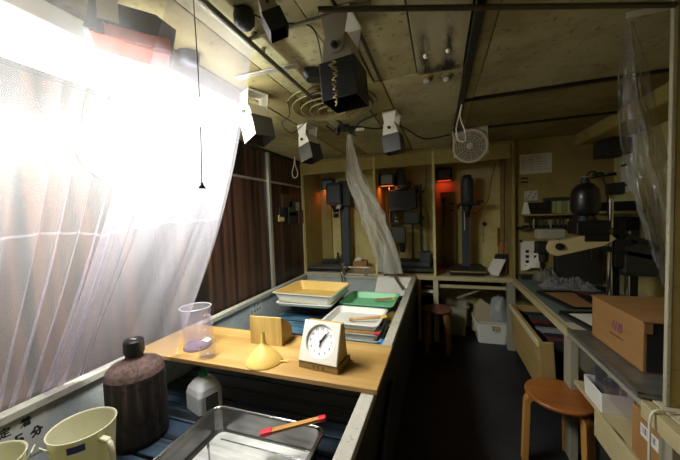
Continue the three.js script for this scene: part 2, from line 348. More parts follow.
// ---------------------------------------------------------------- ceiling lamp and safelights
{
  const t = thing('ceiling_light', 'bright fluorescent ceiling light glowing behind the plastic curtain', 'lamp', [-1.18, H - 0.06, -0.95]);
  part('lamp_housing', rb(0.25, 0.07, 1.03, 0, -0.04, 0, 0.01), M.white, t);
  for (const z of [-0.35, 0.35]) part('hanger', rod([0, -0.01, z], [0, 0.06, z], 0.008), M.cream, t);
  part('light_cover', rb(0.24, 0.04, 1.0, 0, -0.095, 0, 0.008), M.tubeGlow, t);
  area(0.23, 0.98, [0, -0.118, 0], [-1.18, 0, -0.95], TUBE_COLOR, TUBE_LIGHT, t);
  for (const s of [-1, 1]) area(0.98, 0.034, [s * 0.123, -0.095, 0], [-1.3 + s * 5, H - 0.185, -0.95], TUBE_COLOR, TUBE_LIGHT, t);
  for (const s of [-1, 1]) area(0.23, 0.034, [0, -0.095, s * 0.503], [-1.18, H - 0.155, -0.95 + s * 5], TUBE_COLOR, TUBE_LIGHT, t);
}
// box safelight hung on a two armed bracket, its hood open below over an amber filter
function safelight(label, at, turn, tilt, k = 1, dark = false) {
  const t = thing('safelight', label, 'safelight', at, turn * DEG, 'box safelights hung from the ceiling'); t.scale.setScalar(k);
  part('mount_plate', rb(0.13, 0.012, 0.16, 0, -0.006, 0, 0.003), M.cream, t);
  const arm = [[-0.062, -0.008], [0.062, -0.008], [0.034, -0.15], [0.02, -0.172], [-0.02, -0.172], [-0.034, -0.15]];
  for (const s of [-1, 1]) part('bracket_arm', prism(arm, 0.004, 0.001).translate(0, 0, s * 0.078), dark ? M.creamgrey : M.cream, t);
  for (const s of [-1, 1]) part('pivot_knob', [cylZ(0.013, 0.013, 0.014, 0, -0.145, s * 0.087), cylZ(0.006, 0.006, 0.02, 0, -0.145, s * 0.09)], M.charcoal, t);
  const turnAbout = g => g.translate(0, 0.145, 0).rotateZ(tilt * DEG).translate(0, -0.145, 0);
  const hs = [[-0.05, -0.1], [0.05, -0.1], [0.07, -0.2], [-0.07, -0.2]];
  part('housing', turnAbout(prism(hs, 0.146, 0.004)), dark ? M.creamgrey : M.cream, t);
  const hood = [rb(0.15, 0.15, 0.004, 0, -0.275, 0.078, 0.002), rb(0.15, 0.15, 0.004, 0, -0.275, -0.078, 0.002), rb(0.004, 0.15, 0.16, 0.075, -0.275, 0, 0.002), rb(0.004, 0.15, 0.16, -0.075, -0.275, 0, 0.002), rb(0.154, 0.02, 0.164, 0, -0.207, 0, 0.004)];
  part('hood', turnAbout(mergeGeometries(hood.map(clean))), dark ? M.black : M.hood, t);
  part('filter', turnAbout(rb(0.145, 0.005, 0.15, 0, -0.262, 0, 0.002)), M.amber, t);
  return t;
}
safelight('ceiling safelight with bright white bracket, the one closest to the plastic curtain edge', [-0.985, H - 0.005, -1.46], -24, 16, 0.8);
safelight('ceiling safelight with white bracket, hanging under the round air diffuser beside the wood wall', [-0.965, H - 0.005, -2.13], -18, 14, 0.8);
safelight('ceiling safelight with dark hood, hanging above the crumpled plastic drape near the smoke detectors', [-0.31, H - 0.005, -2.12], -8, 6, 0.8);
safelight('large black ceiling safelight with a yellow cord tied to it', [-0.325, H - 0.005, -1.05], -4, 3, 0.86, true);
safelight('black ceiling safelight cut off by the top edge, above the diffuser rail', [-0.495, H - 0.005, -0.83], 30, 25, 0.4, true);
{ // behind the curtain, its orange filter turned to the camera and the sink
  const t = thing('safelight', 'ceiling safelight with orange filter seen through the plastic curtain', 'safelight', [-0.91, 2.085, -0.71], 52 * DEG, 'box safelights hung from the ceiling');
  for (const q of [-1, 1]) part('bracket_arm', rb(0.05, 0.1, 0.004, -0.06, 0.05, q * 0.062, 0.001), M.cream, t);
  part('housing', prism([[-0.12, -0.03], [0.1, -0.05], [0.115, 0.03], [0.06, 0.06], [-0.1, 0.06]], 0.12, 0.005), M.slate, t);
  part('filter_glass', rb(0.2, 0.006, 0.11, -0.005, -0.044, 0, 0.002).rotateZ(-0.09), mat({ color: 0xe8602c, rough: 0.35 }), t);
  part('filter_frame', [rb(0.05, 0.05, 0.006, 0.07, -0.035, 0.064, 0.002), rb(0.16, 0.035, 0.006, 0.01, -0.03, 0.066, 0.002)], mat({ color: 0xe8683c, rough: 0.5 }), t);
}
{
  const t = thing('ceiling_socket', 'small dark round socket on the ceiling seen through the plastic curtain', 'socket', [-1.0, H, -1.02]);
  part('socket_body', lathe([[0, -0.05], [0.03, -0.048], [0.042, -0.03], [0.045, 0]], 28), M.slate, t);
}
{ // yellow cord tied round the large safelight
  const p = [];
  for (let i = 0; i < 26; i++) p.push([-0.328 + 0.01 * Math.sin(i * 2.4) + rr(-0.01, 0.01), 2.02 - 0.0058 * i, -0.972 + rr(-0.004, 0.012)]);
  one('cord', 'knotted yellow cord hanging on the black safelight', 'cord', tube(p, 0.0022, 90, 6), M.string);
}
one('ceiling_socket', 'round black socket on the ceiling just right of the curtain top', 'socket', [lathe([[0, -0.062], [0.022, -0.06], [0.034, -0.045], [0.036, -0.02], [0.03, 0]], 28).translate(-0.62, H, -0.885)], M.black);
// round ceiling diffuser of nested rings
{
  const t = thing('air_diffuser', 'round ceiling air diffuser of nested beige rings', 'vent', [-0.635, H, -1.79]);
  [[0.275, 0.25, 0.0, 0.014], [0.245, 0.2, -0.004, 0.034], [0.19, 0.145, -0.006, 0.044], [0.135, 0.095, -0.01, 0.05], [0.085, 0.05, -0.014, 0.055]].forEach(([ro, ri, y0, dep]) =>
    part('diffuser_ring', lathe([[ri, -dep * 0.2], [ro, -dep], [ro + 0.006, -dep], [ro + 0.006, -dep + 0.006], [ri + 0.006, -dep * 0.2 + 0.01], [ri, -dep * 0.2]], 64), M.ceil2, t));
  part('diffuser_core', lathe([[0, -0.05], [0.03, -0.05], [0.045, -0.02], [0.045, 0]], 32), M.ceil2, t);
}
// curtain rail of steel pipe and its cross pipe
one('curtain_rail', 'long steel curtain rail pipe running along the ceiling over the sink', 'rail', [rod([-0.685, H - 0.03, 0.9], [-0.685, H - 0.03, -2.5], 0.011, 14), cyl(0.008, 0.008, 0.03, -0.685, H - 0.015, -1.1), cyl(0.008, 0.008, 0.03, -0.685, H - 0.015, -2.1)], M.pipe);
one('cross_pipe', 'thin steel pipe crossing the ceiling from the curtain rail corner', 'pipe', [rod([-0.69, H - 0.02, -1.0], [-0.2, H - 0.02, -0.985], 0.008), cyl(0.012, 0.012, 0.02, -0.66, H - 0.01, -1.0)], M.pipe);
{
  const t = thing('curtain_rod', 'dark rod across the top ending at the right partition', 'rod', [0, 0, 0]);
  part('rod_tube', rod([-0.36, H - 0.045, -0.915], [0.76, H - 0.045, -1.336], 0.009, 12), M.rodpaint, t);
  part('tape_strip', rb(0.12, 0.02, 0.004, 0.69, H - 0.045, -1.34, 0.001), M.film2, t);
}
// pull cord of the ceiling light, white cord loops, cables along the ceiling
{
  const t = thing('pull_cord', 'thin black pull cord with a small bell knob in front of the curtain', 'cord', [-0.68, 0, -0.715]);
  part('cord', tube([[-0.02, H - 0.03, -0.03], [-0.018, 1.95, -0.03], [-0.005, 1.75, -0.012], [0.0, 1.612, 0]], 0.0016, 30, 6), M.cable, t);
  part('bell_knob', lathe([[0, 1.616], [0.003, 1.614], [0.006, 1.604], [0.011, 1.596], [0, 1.596]], 16), M.charcoal, t);
}
one('hanging_loop', 'white cord loop hanging before the dark veneer wall', 'cord', tube([[-1.56, H - 0.02, -3.06], [-1.555, 2.09, -3.06], [-1.53, 2.0, -3.06], [-1.545, 1.955, -3.06], [-1.58, 1.95, -3.06], [-1.6, 2.0, -3.06], [-1.575, 2.09, -3.06], [-1.56, H - 0.02, -3.06]], 0.006, 60, 8), M.whitecable);
one('hanging_loop', 'white cord loop hanging from the black ceiling bar before the fan', 'cord', tube([[0.145, H - 0.03, -2.06], [0.13, 2.12, -2.08], [0.11, 2.02, -2.08], [0.125, 1.955, -2.08], [0.16, 1.95, -2.08], [0.165, 2.0, -2.08], [0.135, 2.1, -2.07], [0.145, H - 0.03, -2.06]], 0.0045, 60, 8), M.whitecable);
{
  const cab = (label, pts, r = 0.005) => one('cable', label, 'cable', tube(pts, r, pts.length * 8, 6), M.cable);
  const y = H - 0.012;
  cab('black cable sagging from the small safelight at the top to the ceiling connector', [[-0.62, y - 0.01, -0.83], [-0.54, y - 0.01, -0.95], [-0.44, y, -1.03], [-0.46, y - 0.02, -1.18], [-0.53, y - 0.02, -1.36]], 0.003);
  cab('black cable looping beside the white safelight below the diffuser', [[-0.86, y, -1.62], [-0.88, y - 0.06, -1.68], [-0.96, y - 0.09, -1.72], [-0.93, y - 0.14, -1.78], [-0.9, y - 0.03, -1.95]], 0.003);
  cab('black cable along the ceiling between the diffuser and the fan', [[-0.62, y - 0.02, -2.2], [-0.45, y - 0.035, -2.3], [-0.3, y - 0.02, -2.35], [-0.1, y - 0.05, -2.75], [0.1, y - 0.03, -2.78]], 0.006);
  cab('black cable bundle near the rail end', [[-0.8, y - 0.02, -2.1], [-0.74, y - 0.06, -2.16], [-0.68, y - 0.04, -2.2], [-0.62, y - 0.08, -2.18], [-0.55, y - 0.03, -2.12], [-0.4, y - 0.01, -2.05]], 0.006);
  cab('thin dark cable hanging in the right enlarger bay', [[0.6, 2.03, -3.7], [0.57, 1.85, -3.8], [0.53, 1.6, -3.85], [0.4, 1.47, -3.9], [0.3, 1.5, -3.85]], 0.004);
  cab('thin dark cable running down the bay post to the bench', [[0.665, 2.03, -3.55], [0.66, 1.7, -3.56], [0.655, 1.2, -3.57], [0.65, 0.9, -3.58]], 0.004);
  cab('dark cable curving in the middle bay beside the post', [[-0.14, 2.03, -3.7], [-0.16, 1.8, -3.75], [-0.25, 1.68, -3.8], [-0.15, 1.5, -3.8], [-0.13, 1.3, -3.85]], 0.004);
}
{ // black lumps of connectors
  const t = thing('ceiling_connector', 'black cable connector box on the ceiling left of the large safelight', 'connector', [-0.545, H, -1.36], 0.4);
  part('connector_body', loft([[0.06, 0.035, -0.05, 0.02], [0.075, 0.045, -0.03, 0.02], [0.07, 0.04, -0.008, 0.02]]), M.black, t);
  part('connector_plug', [rb(0.03, 0.025, 0.05, 0.05, -0.045, 0.06, 0.006), cyl(0.01, 0.01, 0.03, 0.03, -0.05, 0.08)], M.black, t);
  const u = thing('ceiling_connector', 'small silver cable clamp on the ceiling beside the diffuser', 'connector', [-0.49, H, -1.45], 0.2);
  part('clamp_body', [cyl(0.018, 0.022, 0.03, 0, -0.018, 0), rb(0.06, 0.014, 0.02, 0, -0.03, 0.012, 0.004), cyl(0.01, 0.01, 0.024, 0.03, -0.035, 0.01)], M.greymetal, u);
  const v = thing('ceiling_connector', 'black socket cluster at the end of the curtain rail', 'connector', [-0.69, H, -2.2], 0.3);
  part('socket_body', [rb(0.09, 0.045, 0.06, 0, -0.04, 0, 0.01), cylX(0.02, 0.02, 0.06, 0.07, -0.05, 0.01), cyl(0.022, 0.018, 0.05, -0.05, -0.07, 0.02)], M.black, v);
  part('socket_plug', [cylX(0.012, 0.012, 0.05, 0.11, -0.06, 0.02), rb(0.03, 0.02, 0.03, 0.14, -0.06, 0.02, 0.006)], M.cream, v);
}
for (const [x, z, label] of [[-0.05, -1.655, 'left of two round smoke detectors on the stained ceiling'], [0.048, -1.675, 'right of two round smoke detectors on the stained ceiling']]) {
  const t = thing('smoke_detector', label, 'detector', [x, H, z]);
  part('detector_base', lathe([[0, -0.012], [0.028, -0.012], [0.032, 0]], 28), M.wallbrown, t);
  part('detector_head', lathe([[0, -0.034], [0.012, -0.034], [0.02, -0.026], [0.022, -0.012], [0, -0.012]], 28), M.creamgrey, t);
}
for (const [x, z, label] of [[-0.048, -1.4, 'small round pale screw cap on the ceiling panel, left'], [0.046, -1.392, 'small round pale screw cap on the ceiling panel, right']])
  one('screw_cap', label, 'cap', lathe([[0, -0.02], [0.007, -0.019], [0.01, -0.012], [0.01, 0]], 18).translate(x, H - 0.008, z), M.cream);
{ // fan on a square frame
  const t = thing('ventilation_fan', 'round pale ventilation fan on a square frame hanging under the ceiling', 'fan', [0.255, 2.05, -2.76]); t.rotation.x = 0.16; t.rotation.z = 0.06;
  part('square_frame', [span(-0.135, 0.135, 0.11, 0.15, -0.05, -0.03), span(-0.135, -0.115, -0.08, 0.15, -0.05, -0.03), span(0.125, 0.145, -0.08, 0.15, -0.05, -0.03), span(-0.13, 0.13, 0.0, 0.12, -0.06, -0.05)], M.cream, t);
  part('fan_rim', new THREE.TorusGeometry(0.132, 0.011, 12, 56), M.cream, t);
  part('fan_drum', cylZ(0.13, 0.1, 0.06, 0, 0, -0.03, 40), M.creamgrey, t);
  part('fan_hub', lathe([[0, 0.03], [0.02, 0.028], [0.03, 0.015], [0.03, 0]], 28).rotateX(Math.PI / 2), M.cream, t);
  for (let k = 0; k < 4; k++) part('guard_ring', new THREE.TorusGeometry(0.048 + 0.021 * k, 0.0022, 6, 48).translate(0, 0, 0.012), M.cream, t);
  for (let k = 0; k < 12; k++) { const a = k * 30 * DEG; part('guard_spoke', rod([0.03 * Math.cos(a), 0.03 * Math.sin(a), 0.012], [0.13 * Math.cos(a), 0.13 * Math.sin(a), 0.008], 0.002, 6), M.cream, t); }
}

// ---------------------------------------------------------------- the sink
const RIM = 0.765, SX0 = -1.668, SX1 = -0.265, SZ0 = -3.43, SZ1 = -0.1;
{
  const t = thing('darkroom_sink', 'long grey painted darkroom sink along the veneer wall', 'sink');
  part('rim_right', span(SX1 - 0.056, SX1, RIM - 0.035, RIM, SZ0, SZ1, 0.004), M.sinkgrey, t);
  part('rim_left', span(SX0, SX0 + 0.055, RIM - 0.035, RIM, SZ0, SZ1, 0.004), M.sinkgrey, t);
  part('rim_far', span(SX0 + 0.05, SX1 - 0.05, RIM - 0.035, RIM, SZ0, SZ0 + 0.055, 0.004), M.sinkgrey, t);
  part('wall_panel', span(SX0 + 0.01, SX0 + 0.04, 0.42, RIM - 0.03, SZ0, SZ1), M.sinkin, t);
  part('wall_panel', span(SX1 - 0.045, SX1 - 0.01, 0.42, RIM - 0.03, SZ0, SZ1), M.charcoal, t);
  part('wall_panel', span(SX0 + 0.03, SX1 - 0.03, 0.42, RIM - 0.03, SZ0 + 0.01, SZ0 + 0.04), M.sinkin, t);
  part('sink_floor', span(SX0 + 0.01, SX1 - 0.01, 0.42, 0.455, SZ0, SZ1), M.charcoal, t);
  for (const [x, z] of [[SX1 - 0.06, -3.3], [SX1 - 0.06, -1.9], [SX1 - 0.06, -0.5], [SX0 + 0.06, -3.3], [SX0 + 0.06, -0.5]]) part('leg', span(x - 0.03, x + 0.03, 0, 0.43, z - 0.03, z + 0.03), M.charcoal, t);
  part('skirt_board', span(SX1 - 0.03, SX1 - 0.012, 0.1, 0.43, SZ0, SZ1), M.charcoal, t);
  part('drain_pipe', rod([SX1 + 0.01, 0.62, -1.5], [SX1 + 0.01, 0.3, -0.9], 0.014), M.black, t);
}
for (const [z0, z1, m, label] of [[-3.36, -1.72, M.blue, 'light blue painted slatted duckboard in the far part of the sink'], [-1.70, -0.2, M.blueshaded, 'dark blue slatted duckboard in the near part of the sink, shade put into its colour']]) {
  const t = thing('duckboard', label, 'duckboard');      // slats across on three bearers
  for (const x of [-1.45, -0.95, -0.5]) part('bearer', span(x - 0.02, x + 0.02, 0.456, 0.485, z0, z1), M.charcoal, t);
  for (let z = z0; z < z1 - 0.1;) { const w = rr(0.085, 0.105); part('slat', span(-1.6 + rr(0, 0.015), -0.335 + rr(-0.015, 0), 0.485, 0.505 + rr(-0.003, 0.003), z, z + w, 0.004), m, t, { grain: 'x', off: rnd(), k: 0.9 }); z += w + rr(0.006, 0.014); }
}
one('plank', 'plywood plank laid across the sink rims', 'plank', span(-1.62, -0.252, RIM + 0.001, RIM + 0.023, -1.555, -1.135, 0.003), M.plank, { grain: 'x', k: 0.8 });
const PT = RIM + 0.0235;      // top of the plank
{ // sign on the inside of the near left sink wall
  const t = printed('wall_sign', 0.29, 0.185, (g, w, h) => {
    g.fillStyle = '#b9b9b2'; g.fillRect(0, 0, w, h); g.strokeStyle = g.fillStyle = '#15151a';
    glyph(g, 'tei', w * .49, h * .1, h * .19, h * .03); glyph(g, 'chaku', w * .71, h * .08, h * .19, h * .026);
    g.font = `bold ${h * .32}px sans-serif`; g.fillText('3', w * .3, h * .64); g.fillText('5', w * .63, h * .6);
    g.lineWidth = h * .045; g.beginPath(); g.moveTo(w * .46, h * .58); g.quadraticCurveTo(w * .51, h * .48, w * .545, h * .53); g.quadraticCurveTo(w * .58, h * .58, w * .615, h * .48); g.stroke();
    glyph(g, 'fun', w * .81, h * .4, h * .2, h * .042);
  }, scene, 512);
  t.position.set(SX0 + 0.042, RIM - 0.128, -0.605); t.rotation.y = Math.PI / 2; tag(t, 'grey sign with bold black characters and a 5 on the near sink wall', 'sign');
  const u = printed('wall_sign', 0.2, 0.11, (g, w, h) => {
    g.fillStyle = '#c9cac6'; g.fillRect(0, 0, w, h); g.strokeStyle = '#3b4048';
    for (let i = 0; i < 2; i++) smudge(g, w * (.3 + .28 * i), h * .12, h * .26, 5, i + 1);
    for (let i = 0; i < 4; i++) smudge(g, w * (.1 + .21 * i), h * .55, h * .26, 5, i + 5);
  }, scene, 256);
  u.position.set(SX0 + 0.042, 0.668, -2.29); u.rotation.y = Math.PI / 2; tag(u, 'small white sign with two rows of writing on the far sink wall', 'sign');
}

// ---------------------------------------------------------------- on the plank
{ // desk clock
  const t = thing('desk_clock', 'square white faced desk clock standing on a wooden base', 'clock', [-0.538, PT, -1.285], -0.1);
  part('wooden_base', rb(0.205, 0.03, 0.15, 0, 0.015, 0, 0.003), M.oldwood, t, { grain: 'x' });
  part('clock_case', prism([[-0.06, 0], [0.062, 0], [-0.008, 0.168], [-0.036, 0.168]], 0.188, 0.004).rotateY(-Math.PI / 2).translate(0, 0.03, 0), M.blockwood, t);
  const F = new THREE.Group(); F.name = numbered('clock_face'); F.position.set(0, 0.116, 0.0305); F.rotation.x = -22.6 * DEG; t.add(F);
  part('front_panel', (() => { const s = new THREE.Shape(); s.moveTo(-0.097, -0.09); s.lineTo(0.097, -0.09); s.lineTo(0.094, 0.09); s.lineTo(-0.094, 0.09); s.closePath(); const h = new THREE.Path(); h.absarc(0, 0.004, 0.077, 0, 6.2832, true); s.holes.push(h); return new THREE.ExtrudeGeometry(s, { depth: 0.012, bevelEnabled: true, bevelSize: 0.003, bevelThickness: 0.003, bevelSegments: 2, curveSegments: 48 }); })(), M.cream, F);
  const dial = canvasTex(512, 512, (g, w) => {
    g.fillStyle = '#f1f2f4'; g.fillRect(0, 0, w, w); g.fillStyle = g.strokeStyle = '#1c1c22'; g.textAlign = 'center'; g.textBaseline = 'middle'; g.font = 'bold 54px sans-serif';
    for (let i = 1; i <= 12; i++) { const a = i * 30 * DEG; g.fillText(String(i), w / 2 + Math.sin(a) * 186, w / 2 - Math.cos(a) * 186); }
    for (let i = 0; i < 60; i++) { const a = i * 6 * DEG; g.lineWidth = i % 5 ? 3 : 6; g.beginPath(); g.moveTo(w / 2 + Math.sin(a) * 226, w / 2 - Math.cos(a) * 226); g.lineTo(w / 2 + Math.sin(a) * 240, w / 2 - Math.cos(a) * 240); g.stroke(); }
  });
  const d = new THREE.Mesh(clean(new THREE.CircleGeometry(0.077, 56).translate(0, 0.004, 0.003)), mat({ map: dial, rough: 0.6 })); d.name = numbered('dial'); d.receiveShadow = true; F.add(d);
  const hand = (len, w, deg, z) => part('clock_hand', rb(w, len, 0.0015, 0, len * 0.38, 0, 0.0005, 1).rotateZ(-deg * DEG).translate(0, 0.004, z), M.black, F);
  hand(0.048, 0.006, 33, 0.006); hand(0.066, 0.0045, 40, 0.0085); hand(0.03, 0.006, 185, 0.007);
  part('hand_pin', cylZ(0.005, 0.005, 0.01, 0, 0.004, 0.006), M.black, F);
  const pl = printed('base_lettering', 0.075, 0.022, (g, w, h) => { g.fillStyle = '#9a7f4c'; g.fillRect(0, 0, w, h); g.strokeStyle = '#221a10'; for (let i = 0; i < 3; i++) smudge(g, w * (.08 + .31 * i), h * .12, h * .75, 7, i + 20); }, t, 256);
  pl.position.set(0.005, 0.015, 0.0757);
}
one('wooden_block', 'plain wooden block with one sloping side on the plank', 'block', prism([[0, 0], [0.13, 0], [0.13, 0.078], [0.012, 0.157], [0, 0.157]], 0.2, 0.003).rotateY(Math.PI / 2).rotateY(0.04).translate(-0.935, PT, -1.391), M.blockwood, { grain: 'y', off: 0.21 });
{
  const t = thing('funnel', 'pale yellow plastic funnel upside down at the plank edge', 'funnel', [-0.838, PT, -1.222]);
  part('cone', lathe([[0.083, 0], [0.088, 0.0], [0.089, 0.005], [0.082, 0.016], [0.066, 0.04], [0.04, 0.066], [0.016, 0.088], [0.012, 0.1], [0.0088, 0.146], [0.0062, 0.146], [0.009, 0.1], [0.013, 0.087], [0.037, 0.064], [0.063, 0.038], [0.08, 0.012], [0.083, 0]], 56), M.funnel, t);
  part('hang_tab', [rod([0.082, 0.006, -0.01], [0.112, 0.006, -0.022], 0.004), new THREE.TorusGeometry(0.008, 0.0025, 8, 18).rotateX(Math.PI / 2).translate(0.118, 0.006, -0.025)], M.funnel, t);
}
{ // tall clear measuring beaker and a little one by it
  const t = thing('beaker', 'tall clear plastic beaker with a purple base at the plank end', 'beaker', [-1.305, PT, -1.272]);
  part('body', lathe([[0.071, 0.004], [0.074, 0.17], [0.08, 0.226], [0.082, 0.23], [0.079, 0.23], [0.072, 0.17], [0.068, 0.006]], 48), M.beakerpl, t);
  part('base', lathe([[0, 0], [0.071, 0], [0.074, 0.004], [0.072, 0.014], [0.066, 0.016], [0, 0.012]], 48), M.purplepl, t);
  part('handle', tube([[0.072, 0.19, 0.01], [0.115, 0.19, 0.014], [0.122, 0.16, 0.015], [0.118, 0.08, 0.014], [0.1, 0.05, 0.012], [0.07, 0.05, 0.01]], 0.006, 40), M.beakerpl, t);
  part('rim', new THREE.TorusGeometry(0.0805, 0.0026, 10, 56).rotateX(Math.PI / 2).translate(0, 0.228, 0), M.bag, t); part('scale_mark', [0.07, 0.11, 0.15, 0.19].map((y, k) => rb(0.0012, 0.002, 0.02, 0.0715 + 0.0012 * k, y, 0.012, 0.0004)), M.white, t);
  const u = thing('beaker', 'small clear glass beaker in front of the tall beaker', 'beaker', [-1.165, PT, -1.196]);
  part('body', lathe([[0, 0], [0.038, 0], [0.041, 0.004], [0.04, 0.07], [0.044, 0.075], [0.038, 0.073], [0.037, 0.006], [0, 0.005]], 40), M.clearpl, u);
  part('paper_scrap', grid(8, 4, (a, b) => [-0.03 + 0.075 * a, 0.079 + 0.02 * a + 0.006 * Math.sin(a * 7), -0.018 + 0.036 * b]), M.paper, u);
}

// ---------------------------------------------------------------- in the near part of the sink
const SL = 0.507;
{
  const t = thing('chemical_bottle', 'large dusty brown chemical bottle with a black cap', 'bottle', [-1.345, SL, -0.945]);
  part('body', lathe([[0, 0], [0.108, 0], [0.118, 0.01], [0.12, 0.03], [0.119, 0.29], [0.117, 0.305]], 56), M.rust, t, { k: 2 });
  part('shoulder', lathe([[0.117, 0.305], [0.112, 0.328], [0.096, 0.346], [0.07, 0.358], [0.045, 0.366], [0.036, 0.376], [0.033, 0.39], [0, 0.39]], 56), M.dust, t, { k: 2 });
  part('neck', lathe([[0.031, 0.376], [0.031, 0.4]], 32), M.charcoal, t);
  part('cap', [cyl(0.041, 0.043, 0.05, 0, 0.425, 0, 36), cyl(0.034, 0.041, 0.008, 0, 0.453, 0, 36)], M.blackgloss, t);
  part('cap_ring', [cyl(0.037, 0.037, 0.014, 0, 0.394, 0, 36)], M.charcoal, t);
  part('cap_slot', rb(0.03, 0.004, 0.014, 0.0, 0.4575, 0.0, 0.001), M.creamgrey, t);
}
{
  const t = thing('white_jug', 'small white plastic bottle with a green cap and dark label', 'bottle', [-1.205, SL, -1.2], -0.3); t.scale.set(0.93, 0.84, 0.93);
  part('body', loft([[0.07, 0.066, 0, 0.018], [0.078, 0.072, 0.006, 0.022], [0.078, 0.072, 0.11, 0.022], [0.072, 0.066, 0.145, 0.03], [0.052, 0.05, 0.178, 0.035], [0.026, 0.026, 0.193, 0.025], [0.02, 0.02, 0.198, 0.019], [0.019, 0.019, 0.206, 0.018]]), M.hdpe, t);
  part('cap', [cyl(0.023, 0.024, 0.024, 0, 0.214, 0, 28), cyl(0.018, 0.022, 0.004, 0, 0.228, 0, 28)], M.greencap, t);
  const l = printed('label', 0.07, 0.085, (g, w, h) => { g.fillStyle = '#30332f'; g.fillRect(0, 0, w, h); g.fillStyle = '#77796f'; g.fillRect(w * .1, h * .08, w * .8, h * .84); g.strokeStyle = '#2b2d29'; for (let i = 0; i < 6; i++) { g.lineWidth = 6; g.beginPath(); g.moveTo(w * .18, h * (.2 + i * .12)); g.lineTo(w * (.6 + .2 * (i % 2)), h * (.2 + i * .12)); g.stroke(); } }, t, 128);
  l.position.set(0.0788, 0.062, 0); l.rotation.y = Math.PI / 2; 
}
// two graduated jugs
function jug(label, at, turn, patch) {
  const t = thing('measuring_jug', label, 'jug', at, turn, 'pale yellow measuring jugs at the near end of the sink');
  part('body', lathe([[0, 0], [0.078, 0], [0.083, 0.006], [0.101, 0.232], [0.105, 0.238], [0.101, 0.24], [0.097, 0.234], [0.08, 0.01], [0, 0.006]], 56), M.jug, t);
  part('spout', [prism([[-0.012, 0], [0.012, 0], [0.022, 0.03], [-0.022, 0.03]], 0.004, 0.001).rotateX(0.5).translate(0, 0.208, 0.104)], M.jug, t);
  part('handle', tube([[0.094, 0.2, 0], [0.14, 0.2, 0], [0.152, 0.18, 0], [0.145, 0.09, 0], [0.13, 0.065, 0], [0.088, 0.06, 0]], 0.0095, 40, 10), M.jug, t);
  part('thumb_rest', rb(0.05, 0.014, 0.02, 0.116, 0.207, 0, 0.004), M.jug, t);
  if (patch) { const p = part('label', grid(8, 2, (a, b) => { const q = (a - 0.5) * 0.5, R = 0.1005 + 0.002 * b; return [R * Math.sin(q), 0.196 + 0.026 * b, R * Math.cos(q)]; }).rotateY(patch), mat({ color: 0x4a50a0, rough: 0.6 }), t); p.userData.label = 'blue label strip'; }
  return t;
}
jug('pale yellow measuring jug with a blue label beside the brown bottle', [-1.29, SL, -0.695], 0.0, 0.85);
jug('pale yellow measuring jug at the lower left corner by the sign', [-1.40, SL, -0.475], 2.5, 0.6);
{
  const t = thing('print_tray', 'large stainless steel tray in the near sink', 'tray', [-0.752, SL, -0.825], 0.0);
  part('tray_body', tray(0.565, 0.56, 0.098, { slope: 0.012, lip: 0.012, t: 0.0025, r: 0.035 }), M.steel, t, { k: 1.5 });
  part('rolled_rim', (() => { const w = 0.2825, d = 0.28, p = []; for (const [sx, sz, a0] of [[1, 1, 0], [-1, 1, 90], [-1, -1, 180], [1, -1, 270]]) for (let i = 0; i <= 6; i++) { const a = (a0 + 15 * i) * DEG; p.push(V3(sx * (w - 0.043) + 0.043 * Math.cos(a), 0.097, sz * (d - 0.043) + 0.043 * Math.sin(a))); } return new THREE.TubeGeometry(new THREE.CatmullRomCurve3(p, true, 'catmullrom', 0.1), 140, 0.0045, 8, true); })(), M.steel, t);
  part('tray_floor', loft([[0.235, 0.243, 0.0035, 0.03], [0.235, 0.243, 0.005, 0.03]]), M.steellit, t, { k: 1.5 });
  for (const z of [-0.2, 0.2]) part('floor_ridge', rb(0.4, 0.003, 0.006, 0, 0.006, z, 0.001), M.steel, t);
}
function tongs(label, a, b, w, tips, m, group = 'print tongs left on the trays') {
  const A = V3(...a), B = V3(...b), L = A.distanceTo(B), t = thing('print_tongs', label, 'tongs', a, 0, group);
  t.quaternion.setFromUnitVectors(V3(1, 0, 0), B.clone().sub(A).normalize());
  for (const s of [-1, 1]) part('arm', prism([[0.02, -w / 2], [L - 0.03, -w * 0.4], [L - 0.03, w * 0.4], [0.02, w / 2]], 0.005, 0.001).rotateX(Math.PI / 2).rotateX(0).translate(0, s * 0.0045 + 0.004, 0), m, t, { grain: 'x' });
  part('grip', rb(0.05, 0.02, w * 1.15, 0.02, 0.005, 0, 0.006), tips[0], t);
  part('tip', rb(0.035, 0.018, w * 1.05, L - 0.018, 0.004, 0, 0.006), tips[1], t);
  return t;
}
tongs('bamboo tongs with red tips resting on the steel tray edge', [-0.715, SL + 0.095, -1.0], [-0.47, SL + 0.135, -1.115], 0.026, [M.red, M.red], M.legwood);
{
  const t = thing('stirring_rod', 'thin dark stirring rod lying in the steel tray', 'rod', [-0.90, SL + 0.075, -0.9]);
  part('shaft', rod([0, 0, 0], [0.16, -0.06, 0.15], 0.0035), M.greymetal, t); part('rod_end', rod([-0.014, 0.005, -0.013], [0, 0, 0], 0.005), M.black, t);
}
